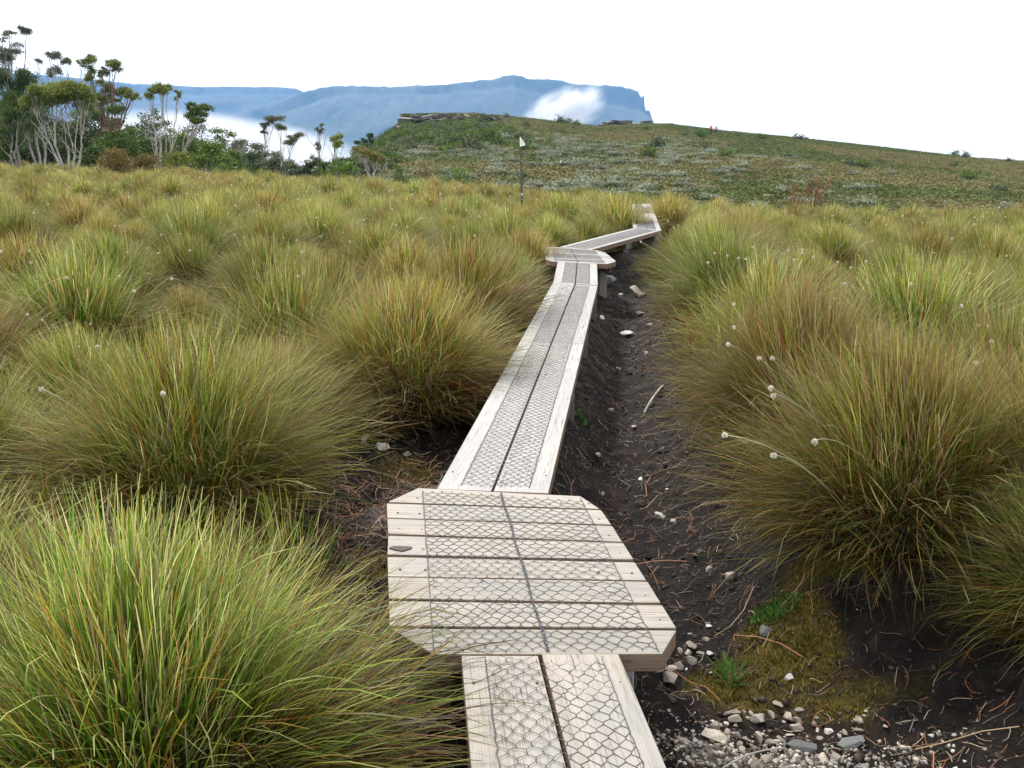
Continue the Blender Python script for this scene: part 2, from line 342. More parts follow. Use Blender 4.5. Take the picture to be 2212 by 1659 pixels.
# ------------------------------------------------------------------ sedge tussocks
PAL = np.array([(.092, .185, .010), (.215, .22, .026), (.45, .40, .17), (.30, .10, .02), (.17, .115, .095)])
TIP = np.array([(.34, .37, .065), (.58, .52, .24), (.33, .165, .05), (.20, .15, .12)])
def tussock(name, n, Hh, w, seg, seed, dead=False):
    g = np.random.default_rng(seed)
    phi = g.random(n) * 2 * np.pi; q = g.random(n) ** (.62 if not dead else .2)
    # uneven dome: sectors are longer or shorter
    lob = 1 + .22 * np.interp(phi, np.linspace(0, 2 * np.pi, 9), np.r_[0, g.normal(0, 1, 7), 0]) * q
    lean = np.array([.10, .04])
    th0 = q * R(50) + g.normal(0, R(11), n); th1 = q * R(82) + g.normal(0, R(19), n) + R(3)
    if dead: th1 = R(98) + g.normal(0, R(16), n); th0 = R(55) + g.normal(0, R(12), n)
    L = Hh * g.uniform(.32, .78, n) * lob
    if dead: L = L * 1.0
    rr = .46 * Hh * q * g.uniform(.75, 1.1, n)
    P0 = np.stack([rr * np.cos(phi), rr * np.sin(phi), .30 * Hh * (1 - q * q)], 1)
    phi2 = phi + g.normal(0, .38, n)
    curl = g.normal(0, .3, n)
    stray = g.random(n) < .13; phi2 = np.where(stray, phi + g.normal(0, 1.3, n), phi2); th1 = np.where(stray, th1 + g.normal(R(12), R(34), n), th1); curl = np.where(stray, curl * 2.5, curl)
    ts = np.linspace(0, 1, seg + 1); pts = [P0]
    for k in range(seg):
        tm = (ts[k] + ts[k + 1]) / 2
        th = th0 + (th1 - th0) * tm ** 1.35; ph = phi2 + curl * tm
        d = np.stack([np.sin(th) * np.cos(ph) + lean[0] * tm * .6, np.sin(th) * np.sin(ph) + lean[1] * tm, np.cos(th)], 1)
        pts.append(pts[-1] + d * (L / seg)[:, None])
    Pp = np.stack(pts, 1); Pp[..., 2] = np.maximum(Pp[..., 2], -.16 + .03 * g.random((n, 1)))
    a = g.random(n) * np.pi
    s1 = np.stack([-np.sin(phi2), np.cos(phi2), 0 * phi2], 1); s2 = np.stack([np.cos(phi2) * .7, np.sin(phi2) * .7, .7 + 0 * phi2], 1)
    side = (s1 * np.cos(a)[:, None] + s2 * np.sin(a)[:, None]) * (w * g.uniform(.6, 1.25, n) / 2)[:, None]
    wt = np.interp(ts, [0, .3, .8, 1], [.9, 1, .75, .25])
    A = Pp - side[:, None] * wt[None, :, None]; B = Pp + side[:, None] * wt[None, :, None]
    V = np.stack([A, B], 2).reshape(-1, 3); m = 2 * (seg + 1)
    base = (np.arange(n) * m)[:, None] + (2 * np.arange(seg))[None]
    F = np.stack([base, base + 1, base + 3, base + 2], 2).reshape(-1, 4)
    pr = np.array([.43, .23, .09, .18, .07]) if not dead else np.array([.06, .06, .08, .48, .32])
    ci = g.choice(5, n, p=pr); main = PAL[ci] * g.choice([.45, .75, 1.0, 1.25, 1.65], (n, 1), p=[.18, .24, .26, .2, .12]) * (.55 if dead else 1)
    tipc = TIP[g.choice(4, n, p=[.42, .29, .16, .13])] * g.choice([.5, .8, 1.0, 1.3], (n, 1), p=[.18, .27, .33, .22]) * (.6 if dead else 1)
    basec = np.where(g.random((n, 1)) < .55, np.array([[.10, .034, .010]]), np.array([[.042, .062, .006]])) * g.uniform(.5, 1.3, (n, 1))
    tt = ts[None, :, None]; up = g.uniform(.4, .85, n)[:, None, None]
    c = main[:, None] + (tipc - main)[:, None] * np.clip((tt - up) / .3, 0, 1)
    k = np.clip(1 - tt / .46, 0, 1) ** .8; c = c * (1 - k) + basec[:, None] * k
    old = (np.clip((q - .62) / .36, 0, 1) * g.uniform(.35, 1, n))[:, None, None]; c = c * (1 - .62 * old) + np.array([.115, .048, .02]) * .62 * old * g.uniform(.3, 1.2, (n, 1, 1)); c = c * (1 - .22 * old)
    c = np.repeat(c, 2, axis=1).reshape(-1, 3)
    return mesh_np(name, V, F, c, False, None, [M['grass']])
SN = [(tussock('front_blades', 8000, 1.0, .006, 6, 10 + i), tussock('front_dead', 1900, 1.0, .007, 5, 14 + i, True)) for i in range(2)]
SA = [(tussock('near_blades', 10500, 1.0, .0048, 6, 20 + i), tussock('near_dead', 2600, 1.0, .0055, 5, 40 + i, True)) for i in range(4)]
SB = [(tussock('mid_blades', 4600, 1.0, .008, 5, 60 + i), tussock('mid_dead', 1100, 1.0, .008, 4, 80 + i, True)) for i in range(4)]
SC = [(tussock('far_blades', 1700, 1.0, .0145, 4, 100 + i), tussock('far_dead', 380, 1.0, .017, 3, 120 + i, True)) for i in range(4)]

# flower stalk: unit curve, head on top
def tube(pts, rads, sides=5, cap=True):
    pts = np.asarray(pts, float); n = len(pts); V = []; T = []
    tang = np.gradient(pts, axis=0); tang /= np.linalg.norm(tang, axis=1)[:, None] + 1e-9
    ref = np.array([0, 0, 1.0]) if abs(tang[0, 2]) < .9 else np.array([1.0, 0, 0])
    for i in range(n):
        a = np.cross(tang[i], ref); a /= np.linalg.norm(a) + 1e-9; b = np.cross(tang[i], a)
        for k in range(sides):
            w = 2 * math.pi * k / sides; V.append(pts[i] + rads[i] * (a * math.cos(w) + b * math.sin(w)))
    for i in range(n - 1):
        for k in range(sides):
            k2 = (k + 1) % sides; T.append((i * sides + k, i * sides + k2, (i + 1) * sides + k2, (i + 1) * sides + k))
    return np.array(V), np.array(T)
def join(parts):
    V = []; T = []; o = 0
    for v, t in parts: V.append(v); T.append(t + o); o += len(v)
    return np.concatenate(V), np.concatenate(T)
def head_mesh(seed, spikes=70):
    g = np.random.default_rng(seed); V = []; T = []
    bm = bmesh.new(); bmesh.ops.create_icosphere(bm, subdivisions=2, radius=.0062)
    vs = [v.co[:] for v in bm.verts]; fs = [[v.index for v in f.verts] for f in bm.faces]; bm.free()
    V += vs; T += fs; col = [(.5, .45, .34)] * len(vs)
    for k in range(spikes):
        d = g.normal(0, 1, 3); d /= np.linalg.norm(d); s = np.cross(d, g.normal(0, 1, 3)); s /= np.linalg.norm(s)
        o = len(V); V += [tuple(d * .004 - s * .0016), tuple(d * .004 + s * .0016), tuple(d * g.uniform(.0095, .0125))]; T.append([o, o + 1, o + 2]); col += [(.6, .56, .44), (.6, .56, .44), (.92, .90, .82)]
    return mesh_np('flower_head', V, T, np.array(col), False, None, [M['head']])
HEADS = [head_mesh(i) for i in range(3)]
def stalk_mesh(vec, sag, seed, w=.0017):
    g = np.random.default_rng(seed); t = np.linspace(0, 1, 9)[:, None]; v = np.asarray(vec, float)
    hor = np.array([v[0], v[1], 0]); P = v * t + sag * np.array([0, 0, 1.0]) * (4 * t * (1 - t)) * .25 * np.linalg.norm(hor)
    P += g.normal(0, .006, 3) * np.sin(t * 5)
    V, T = tube(P, np.full(9, w), 4)
    c = np.array([(.26, .25, .12)]) + (np.array([(.55, .50, .36)]) - np.array([(.26, .25, .12)])) * np.repeat(t, 4, 0)
    return mesh_np('flower_stalk', V, T, c, False, None, [M['grass']])
STALKS = []
for i in range(8):
    a = i * .8 + .3; tilt = .15 + .12 * i
    STALKS.append((stalk_mesh((tilt * math.cos(a), tilt * math.sin(a), 1.18 - .25 * tilt), .9, i), (tilt * math.cos(a), tilt * math.sin(a), 1.18 - .25 * tilt)))

def mound(seed):
    bm = bmesh.new(); bmesh.ops.create_icosphere(bm, subdivisions=3, radius=1.0); v = np.array([q.co[:] for q in bm.verts]); f = np.array([[q.index for q in k.verts] for k in bm.faces]); bm.free()
    w = 1 + .35 * fbm(v[:, 0] * 2.5 + seed * 3, v[:, 1] * 2.5 + v[:, 2], 3, seed); v = v * w[:, None] * np.array([.43, .43, .26]); v[:, 2] = np.maximum(v[:, 2], -.12)
    return mesh_np('root_mound', v, f, np.tile((.022, .014, .009), (len(v), 1)), True, None, [M['litter']])
MOUND = [mound(i) for i in range(3)]
HAND = [  # x, y, height, label
    (-.98, 2.28, .98, 'large green and red-brown tussock beside the front corner of the near timber platform'),
    (-1.95, 2.75, .95, 'green tussock behind the big tussock that touches the near platform corner, away from the boardwalk'),
    (-1.62, 4.4, 1.1, 'broad pale-topped tussock beside the dirt patch left of the near platform'),
    (-2.75, 4.3, 1.0, 'pale-topped tussock on the meadow side of the broad tussock by the dirt patch'),
    (-1.5, 5.6, .8, 'low tussock behind the pale stones on the dirt patch'),
    (-.72, 6.45, 1.1, 'tall domed tussock with vivid green core leaning over the long boardwalk'),
    (-.45, 8.4, 1.08, 'tussock directly behind the tall domed tussock along the long boardwalk'),
    (-1.75, 7.5, .95, 'straw-topped tussock on the meadow side of the tall domed tussock'),
    (-.15, 10.4, .82, 'tussock brushing the long boardwalk just before the far platform'),
    (-1.15, 10.3, .95, None), (-4.2, 10.1, .95, None), (-2.45, 9.6, .95, None),
    (.15, 12.4, .95, 'tussock whose blades fall over the left end of the far platform'),
    (.55, 15.3, .8, 'small reddish tussock behind the far platform, left of the angled boardwalk'),
    (1.2, 16.0, .75, 'rounded red-brown tussock in the middle of the row along the angled boardwalk'),
    (1.86, 17.2, 1.05, 'bright green tussock at the bend of the angled boardwalk'),
    (1.05, 19.6, 1.1, None), (3.08, 19.4, 1.1, 'compact dark green tussock on the outer side of the boardwalk bend'),
    (1.72, 3.85, 1.06, 'large drooping tussock with purple-brown skirt over the mossy bank'),
    (1.72, 5.35, 1.04, 'large tussock with sweeping green blades across the muddy channel from the long boardwalk'),
    (2.08, 3.15, .68, 'small light green tussock above the dark peat hollow'),
    (2.55, 4.75, 1.05, None), (2.5, 3.95, .95, None), (2.0, 7.3, .98, 'drooping tussock over the muddy channel beside the white stone'),
    (2.1, 9.1, .98, 'tussock hanging over the muddy channel near the rounded tan stones'),
    (2.35, 11.0, .96, 'tussock across the channel from the end post of the far platform'), (2.95, 12.9, .88, None), (3.3, 14.7, .85, None), (2.9, 6.7, 1.1, None), (3.3, 16.6, .8, None)]
spots = [(x, y, h) for x, y, h, _ in HAND]
spots = [(x, y, h * (.84 if x < np.interp(y, *XL) else .82)) for x, y, h in spots]
labels = [l for *_, l in HAND]
def corridor_ok(x, y, h):
    xl = np.interp(y, *XL); xr = np.interp(y, *XR)
    return y > 23.5 or x < xl - .6 * h or x > xr + .55 * h
cand = []
for _ in range(60000):
    u = random.uniform(-.62, .62); y = (random.random() ** .5) * 64; x = u * y
    if y < 1.6 or y > float(Rm(np.array([u]))[0]) + 5 or (y < 2.6 and abs(x) < 1.6) or (.8 < x < 2.5 and y < 3.9) or (y < 3 and x > 0): continue
    cand.append((x, y))
pts = [(a, b) for a, b, _ in spots]; cell = {}
def put(x, y): cell.setdefault((int(x // 1.3), int(y // 1.3)), []).append((x, y))
for a, b in pts: put(a, b)
for x, y in cand:
    h = random.uniform(.5, .9) * (1 if x < 0 else .9); sp = 1.04 if y < 30 else 1.15
    if not corridor_ok(x, y, h) or math.hypot(x - .23, y - 21.8) < .5: continue
    i, j = int(x // 1.3), int(y // 1.3); ok = True
    for a in (-1, 0, 1):
        for b in (-1, 0, 1):
            for (qx, qy) in cell.get((i + a, j + b), ()):
                if (qx - x) ** 2 + (qy - y) ** 2 < sp * sp: ok = False
    if ok: put(x, y); spots.append((x, y, h)); labels.append(None)
order = sorted(range(len(HAND), len(spots)), key=lambda i: spots[i][1])
def in_view(x, y): return abs(x / max(y, .1)) < .56 + .9 / max(y, .1)
indiv = list(range(len(HAND))) + [i for i in order if in_view(spots[i][0], spots[i][1])][:300 - len(HAND)]
iset = set(indiv); TUS = []
def tus_label(x, y, h, left):
    size_ = 'low ' if h < .62 else 'tall ' if h > .76 else 'middling '
    if left:
        if math.hypot(x - .23, y - 21.8) < 2.6: return size_ + 'sedge tussock close around the marker pole with the white arrow'
        if y < 5: w = 'beside the broad tussock by the dirt patch'
        elif x > np.interp(y, *XL) - 2.2: w = 'near the boardwalk, on its forest side'
        elif y < 13: w = 'in open meadow between long boardwalk and forest'
        else: w = 'in open meadow towards the rust-brown shrubs'
    else:
        if x < np.interp(y, *XR) + 2.0: w = 'behind the row that overhangs the muddy channel'
        elif y < 11: w = 'in open meadow across the channel from the long boardwalk'
        else: w = 'in open meadow towards the rust-coloured rushes and hill'
    return size_ + 'sedge tussock ' + w
for i in indiv:
    x, y, h = spots[i]; d = math.hypot(x, y); lod = SN * 2 if d < 3.5 else SA if d < 6.6 else SB if d < 20.5 else SC
    bl, de = lod[i % 4]
    left = x < np.interp(y, *XL)
    lab = labels[i] or tus_label(x, y, h, left) or ('olive and straw button sedge tussock in the meadow left of the boardwalk' if left else 'olive and straw button sedge tussock in the meadow right of the boardwalk')
    e = obj('sedge_tussock', None, None, (x, y, gz(x, y) - .02), lab, 'tussock', None if labels[i] else tus_label(x, y, h, left) or ('sedge tussocks left of the boardwalk' if left else 'sedge tussocks right of the boardwalk'))
    e.empty_display_size = .1
    k = random.uniform(.94, 1.06); e.scale = (h * k, h * k, h * random.uniform(.95, 1.1)); e.rotation_euler = (random.gauss(0, .04), random.gauss(0, .04), random.uniform(0, 6.28))
    if i < len(HAND) and not left and y < 14: e.rotation_euler = (.05, -.2, random.uniform(-.5, .5))
    a = obj('leaf_blades', bl, e); a['kind'] = 'stuff'; b = obj('dead_skirt', de, e); b['kind'] = 'stuff'
    obj('root_mound', MOUND[i % 3], e); TUS.append((e, x, y, h))
    if i >= len(HAND):
        for s in range(random.choice([1, 2, 2, 3, 3, 4])):
            sm, tip = random.choice(STALKS); kk = random.uniform(.85, 1.15)
            st = obj('flower_stalk', sm, e); st.rotation_euler = (0, 0, random.uniform(0, 6.28)); st.scale = (kk,) * 3; st.location = (random.uniform(-.12, .12), random.uniform(-.12, .12), 0)
            hd = obj('flower_head', random.choice(HEADS), st, tip); z = random.uniform(.9, 1.25) * (1.15 if y < 10 else 1.5); hd.scale = (z,) * 3
bpy.context.view_layer.update()
# stalks whose heads are placed where the photograph shows them
BT = []
for x, y in [(385, 118), (348, 172), (460, 132), (527, 147), (570, 151), (610, 80), (855, 157), (903, 95), (905, 115), (967, 140), (1112, 170), (1280, 165), (1095, 387), (500, 417), (500, 555), (465, 657), (650, 737), (726, 738), (1207, 775), (1275, 757), (1411, 818), (718, 915), (733, 957), (445, 1190), (977, 1232), (735, 1310), (1945, 541), (1995, 552), (2022, 638), (1928, 765), (1545, 300), (1892, 235), (1787, 30), (1844, 430), (1155, 295), (1190, 203), (818, 100)]:
    BT.append(((1948 + x * .508) * .72, (700 + y * .508) * .72))
for x, y in [(775, 276), (870, 373), (825, 123), (1025, 128), (1230, 110), (1045, 10), (1932, 277), (1953, 118), (420, 147), (200, 190), (1113, 294), (1055, 1040), (270, 1010), (632, 735)]:
    BT.append((x * .3333, (700 + y * .4629) * .72))
for x, y in [(353, 1244), (427, 1256), (862, 1310), (640, 1047), (810, 1146), (678, 1140), (2088, 1088), (2160, 1160), (2117, 1215), (1942, 1352), (1270, 1075), (1547, 1072), (1690, 1040)]:
    BT.append(((1024 + x * .4629) * .72, (100 + y * .4629) * .72))
for n, (X, y) in enumerate(BT):
    wx, wy = on_plane(X, y, .88); best = min(TUS, key=lambda t: (t[1] - wx) ** 2 + (t[2] - wy - .35) ** 2)
    e = best[0]; Mi = e.matrix_world.inverted(); wz = .88
    dx, dy = best[1] - wx, best[2] - wy; far_ = math.hypot(dx, dy) + 1e-6; go_ = min(far_ * .85, .9)
    rx, ry = wx + dx / far_ * go_, wy + dy / far_ * go_; root = Mi @ Vector((rx, ry, gz(rx, ry) + .1)); tip = Mi @ Vector((wx, wy, wz)) - root; sm = stalk_mesh(tip, .4, n)
    st = obj('flower_stalk', sm, e, root); hd = obj('flower_head', HEADS[n % 3], st, tip); hd.scale = (1.1 / e.scale.x,) * 3

# scatter: one object, instances on points
def gn_scatter(name, P, rotz, scl, idx, sources, label, cat=None, tilt=None):
    col = bpy.data.collections.new('src_' + name)
    for i, (me) in enumerate(sources):
        o = bpy.data.objects.new('%s_%02d' % (name, i), me); col.objects.link(o)
    me = bpy.data.meshes.new(name); P = np.asarray(P, np.float32); n = len(P)
    me.vertices.add(n); me.vertices.foreach_set('co', P.ravel())
    rot = np.zeros((n, 3), np.float32); rot[:, 2] = rotz
    if tilt is not None: rot[:, :2] = tilt
    me.attributes.new('rot', 'FLOAT_VECTOR', 'POINT').data.foreach_set('vector', rot.ravel())
    sv = np.asarray(scl, np.float32); sv = np.repeat(sv[:, None], 3, 1) if sv.ndim == 1 else sv
    me.attributes.new('scl', 'FLOAT_VECTOR', 'POINT').data.foreach_set('vector', np.ascontiguousarray(sv).ravel())
    me.attributes.new('idx', 'INT', 'POINT').data.foreach_set('value', np.asarray(idx, np.int32))
    ng = bpy.data.node_groups.new(name, 'GeometryNodeTree')
    ng.interface.new_socket('Geometry', in_out='INPUT', socket_type='NodeSocketGeometry'); ng.interface.new_socket('Geometry', in_out='OUTPUT', socket_type='NodeSocketGeometry')
    gi = ng.nodes.new('NodeGroupInput'); go = ng.nodes.new('NodeGroupOutput'); ip = ng.nodes.new('GeometryNodeInstanceOnPoints'); ci = ng.nodes.new('GeometryNodeCollectionInfo')
    ci.inputs['Collection'].default_value = col; ci.inputs['Separate Children'].default_value = True; ci.inputs['Reset Children'].default_value = True
    ip.inputs['Pick Instance'].default_value = True
    def na(n_, t):
        a = ng.nodes.new('GeometryNodeInputNamedAttribute'); a.data_type = t; a.inputs['Name'].default_value = n_; return a.outputs['Attribute']
    L = ng.links.new
    L(gi.outputs[0], ip.inputs['Points']); L(ci.outputs[0], ip.inputs['Instance']); L(na('idx', 'INT'), ip.inputs['Instance Index'])
    L(na('rot', 'FLOAT_VECTOR'), ip.inputs['Rotation']); L(na('scl', 'FLOAT_VECTOR'), ip.inputs['Scale']); L(ip.outputs[0], go.inputs[0])
    o = obj(name, me, None, None, label, cat, None, 'stuff'); o.modifiers.new('scatter', 'NODES').node_group = ng
    return o
rest = [i for i in range(len(spots)) if i not in iset]
def with_stalks(bl, k):
    """a far tussock mesh with its own stalks and heads"""
    n = len(bl.vertices); V = np.empty(n * 3, np.float32); bl.vertices.foreach_get('co', V); V = V.reshape(-1, 3)
    T = np.empty(len(bl.loops), np.int32); bl.loops.foreach_get('vertex_index', T); T = T.reshape(-1, 4)
    c = np.empty(n * 4, np.float32); bl.color_attributes['Col'].data.foreach_get('color', c); c = c.reshape(-1, 4)[:, :3]
    g = np.random.default_rng(k); Vs = [V]; Ts = [T]; Cs = [c]; o = n
    for s in range(k % 4 + 1):
        a = g.random() * 6.28; l = g.uniform(.1, .8); tip = np.array([l * math.cos(a), l * math.sin(a), g.uniform(.95, 1.25)])
        v, t = tube(np.stack([tip * 0, tip * .5 + np.array([0, 0, .06]), tip]), [.004] * 3, 3); Vs.append(v); Ts.append(t + o); Cs.append(np.tile((.4, .36, .22), (len(v), 1))); o += len(v)
        bm = bmesh.new(); bmesh.ops.create_cube(bm, size=.021); v = np.array([q.co[:] for q in bm.verts]) ; f = np.array([[q.index for q in ff.verts] for ff in bm.faces]); bm.free()
        Vs.append(v + tip); Ts.append(f + o); Cs.append(np.tile((.8, .77, .66), (len(v), 1))); o += len(v)
    return mesh_np('far_tussock', np.concatenate(Vs), np.concatenate(Ts), np.concatenate(Cs), False, None, [M['grass']])
FAR = [with_stalks(SC[i % 4][0], i) for i in range(6)]
rp_ = np.array([(spots[i][0], spots[i][1], 0) for i in rest]); rp_[:, 2] = ground_z(rp_[:, 0], rp_[:, 1]) - .02
gn_scatter('sedge_meadow', rp_, RNG.random(len(rest)) * 6.28, [spots[i][2] for i in rest], RNG.integers(0, 6, len(rest)), FAR, 'distant sedge tussocks running together across the meadow', 'tussock')
# low grass between the tussocks
def low_ok(x, y): return not (.6 < x < 3 and y < 4) and y > 2.4 and not (np.interp(y, *XL) - .12 < x < np.interp(y, *XR) + .2) or y > 23.5
lp = []
while len(lp) < 4200:
    u = random.uniform(-.62, .62); y = (random.random() ** .6) * 60
    if y > float(Rm(np.array([u]))[0]) + 2 or y < 1.7: continue
    if low_ok(u * y, y): lp.append((u * y, y, 0))
lp = np.array(lp); lp[:, 2] = ground_z(lp[:, 0], lp[:, 1]) - .02
LOW = [tussock('low_grass', 260, 1.0, .009, 4, 140 + i, i > 1) for i in range(4)]
gn_scatter('low_grass', lp, RNG.random(len(lp)) * 6.28, np.stack([RNG.uniform(.4, .6, len(lp))] * 2 + [RNG.uniform(.35, .6, len(lp))], 1), RNG.integers(0, 4, len(lp)), LOW, 'low grass filling the gaps between the tussocks', 'grass')

# ------------------------------------------------------------------ boardwalk
TOP, THK = .32, .062
def plank(parent, poly, ztop, material, thick=THK, name='plank', label=None):
    """poly: corners in order start-left, end-left ... around; local x runs along the long side"""
    p = [Vector((a, b, 0)) for a, b in poly]
    c = sum(p, Vector()) / len(p)
    best = max(range(len(p)), key=lambda i: (p[(i + 1) % len(p)] - p[i]).length)
    d = p[(best + 1) % len(p)] - p[best]; ang = math.atan2(d.y, d.x)
    rot = Matrix.Rotation(-ang, 3, 'Z'); bm = bmesh.new()
    vs = [bm.verts.new(rot @ (q - c)) for q in p]; f = bm.faces.new(vs); f.normal_update()
    if f.normal.z < 0: f.normal_flip()
    r = bmesh.ops.extrude_face_region(bm, geom=[f]); bmesh.ops.translate(bm, vec=(0, 0, -thick), verts=[v for v in r['geom'] if isinstance(v, bmesh.types.BMVert)])
    bmesh.ops.recalc_face_normals(bm, faces=bm.faces)
    bmesh.ops.bevel(bm, geom=list(bm.edges), offset=.004, segments=2, profile=.6, affect='EDGES')
    bm.normal_update()
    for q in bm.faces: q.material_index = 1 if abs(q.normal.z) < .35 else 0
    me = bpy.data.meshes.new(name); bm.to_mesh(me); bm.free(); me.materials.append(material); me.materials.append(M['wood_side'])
    o = obj(name, me, parent, (c.x, c.y, ztop), label); o.rotation_euler = (random.gauss(0, .002), random.gauss(0, .0015), ang); return o
def beam(parent, a, b, w, h, name, material):
    a, b = Vector(a), Vector(b); d = b - a; bm = bmesh.new(); bmesh.ops.create_cube(bm, size=1)
    bmesh.ops.scale(bm, vec=(d.length, w, h), verts=bm.verts); bmesh.ops.bevel(bm, geom=list(bm.edges), offset=.005, segments=1, affect='EDGES')
    me = bpy.data.meshes.new(name); bm.to_mesh(me); bm.free(); me.materials.append(material)
    o = obj(name, me, parent, (a + b) / 2); o.rotation_euler = d.to_track_quat('X', 'Z').to_euler(); return o
def netting(parent, f, wid, length, z, seed, pitch=.046, step=.032, tw=.012, rad=.0011, along=True):
    """hexagonal wire: f(s, v) maps metres along and across to the deck"""
    g = np.random.default_rng(seed); nu = int(round(wid / pitch)); nr = int(length / step); px_ = wid / nu
    parts = []; V = {}
    def P(i, j, top):
        k = (i, j, top)
        if k not in V:
            v = np.clip((i + .5 * (j % 2)) * px_, 0, wid); s = j * step + (tw if top else 0)
            s += g.normal(0, .0028) + .005 * math.sin(7 * v / wid + 3 * s + seed); v2 = v + (g.normal(0, .0022) + .004 * math.sin(6 * s + seed)) * (0 < v < wid)
            x, y = f(s, v2); V[k] = np.array([x, y, z + .0022 + abs(g.normal(0, .0012))])
        return V[k]
    segs = []
    for j in range(nr):
        for i in range(nu + (0 if j % 2 else 1)):
            segs.append((P(i, j, 0), P(i, j, 1), rad * 1.35))
            if j + 1 < nr:
                if j % 2 == 0:
                    if i < nu: segs.append((P(i, j, 1), P(i, j + 1, 0), rad))
                    if i > 0: segs.append((P(i, j, 1), P(i - 1, j + 1, 0), rad))
                else:
                    segs.append((P(i, j, 1), P(i, j + 1, 0), rad)); segs.append((P(i, j, 1), P(i + 1, j + 1, 0), rad))
    for v in (0, wid):
        line = [np.array([*f(s, v + g.normal(0, .0015)), z + .003]) for s in np.arange(0, length, .02)]
        parts.append(tube(line, [rad * 1.5] * len(line), 4))
    A = np.array([s[0] for s in segs]); B = np.array([s[1] for s in segs]); rr = np.array([s[2] for s in segs])[:, None]
    d = B - A; d /= np.linalg.norm(d, axis=1)[:, None]; up = np.array([0, 0, 1.0]); sd = np.cross(d, up); sd /= np.linalg.norm(sd, axis=1)[:, None]; u2 = np.cross(sd, d)
    ring = [sd * rr, u2 * rr, -sd * rr, -u2 * rr]
    Vv = np.stack([A + q for q in ring] + [B + q for q in ring], 1).reshape(-1, 3); o = (np.arange(len(A)) * 8)[:, None]
    T = np.concatenate([o + np.array([[k, (k + 1) % 4, 4 + (k + 1) % 4, 4 + k]]) for k in range(4)])
    parts.append((Vv, T)); v, t = join(parts)
    o = obj('wire_netting', mesh_np('wire_netting', v, t, None, False, None, [M['wire']]), parent); return o
_nail = None
def nail(parent, x, y, z, s=1.0):
    global _nail
    if _nail is None:
        bm = bmesh.new(); bmesh.ops.create_cone(bm, cap_ends=True, segments=8, radius1=.005, radius2=.004, depth=.004); _nail = bpy.data.meshes.new('nail'); bm.to_mesh(_nail); bm.free(); _nail.materials.append(M['nail'])
    o = obj('nail', _nail, parent, (x, y, z)); o.scale = (s, s, 1)
def lerp(a, b, t): return (a[0] + (b[0] - a[0]) * t, a[1] + (b[1] - a[1]) * t)
def section(label, L0, R0, L1, R1, z, material, nets=(.17, .86), seed=1, posts=True, gap=.012, splits=()):
    e = obj('boardwalk_section', None, None, ((L0[0] + R0[0]) / 2, (L0[1] + R0[1]) / 2, gz(*lerp(L0, R0, .5))), label, 'boardwalk'); o0 = e.location.copy()
    def sub(p): return (p[0] - o0.x, p[1] - o0.y)
    w0 = math.dist(L0, R0); zt = z - o0.z
    cuts = [0, *splits, 1]
    for a, b in zip(cuts[:-1], cuts[1:]):
        la, ra, lb, rb = lerp(L0, L1, a), lerp(R0, R1, a), lerp(L0, L1, b), lerp(R0, R1, b)
        g = gap / w0 / 2; ga = 0.0 if a == 0 else .0015; dl = math.dist(L0, L1)
        for u0, u1 in ((0, .5 - g), (.5 + g, 1)):
            q = [lerp(la, ra, u0), lerp(lb, rb, u0), lerp(lb, rb, u1), lerp(la, ra, u1)]
            plank(e, [sub(p) for p in q], zt + random.uniform(-.002, .002), material)
    ln = (math.dist(L0, L1) + math.dist(R0, R1)) / 2
    def f(s, v):
        t = s / ln * .985 + .008; a = lerp(L0, L1, t); b = lerp(R0, R1, t); return sub(lerp(a, b, nets[0] + (v / w0)))
    netting(e, f, (nets[1] - nets[0]) * w0, ln, zt, seed)
    n = max(2, int(round(ln / 1.9)) + 1)
    for k in range(n):
        t = (k + .12) / (n - .76); a = sub(lerp(L0, L1, t)); b = sub(lerp(R0, R1, t)); zz = zt - THK - .04
        beam(e, (*lerp(a, b, .02), zz), (*lerp(a, b, .98), zz), .09, .08, 'bearer', M['wood_dark'])
        for s in (.1, .9):
            p = lerp(a, b, s); wz = gz(p[0] + o0.x, p[1] + o0.y) - o0.z
            beam(e, (*p, zz - .02), (*p, min(wz, zz - .05) - .12), .08, .08, 'post', M['wood_dark'])
        for s in (.06, .44, .56, .94): p = lerp(a, b, s); nail(e, p[0], p[1], zt + .001)
    return e
section('short near boardwalk section of two planks under wire netting, leading up to the platform', (.0, 1.05), (.51, 1.05), (-.155, 2.645), (.325, 2.645), TOP, M['wood_warm'], (.145, .885), 1)
section('long straight boardwalk section running between the two timber platforms', (-.335, 4.06), (.16, 4.005), (.43, 10.08), (.885, 9.92), TOP, M['wood_grey'], (.2, .82), 2, splits=(.52,))
section('short boardwalk section with a slight kink just before the far platform', (.432, 10.09), (.887, 9.93), (.56, 11.80), (1.02, 11.58), TOP, M['wood_grey'], (.2, .82), 3)
section('boardwalk section angled off the far platform towards the bend', (.65, 13.30), (1.04, 12.92), (2.02, 16.02), (2.38, 15.55), TOP, M['wood_grey'], (.18, .84), 4)
section('boardwalk section past the bend with a white edge, between two tussocks', (1.99, 16.05), (2.39, 15.57), (2.30, 18.75), (2.72, 18.62), TOP, M['wood_grey'], (.15, .82), 5)
section('farthest visible boardwalk section disappearing into the tussocks', (2.31, 18.78), (2.72, 18.65), (2.65, 21.6), (3.05, 21.5), TOP - .02, M['wood_grey'], (.15, .82), 6)

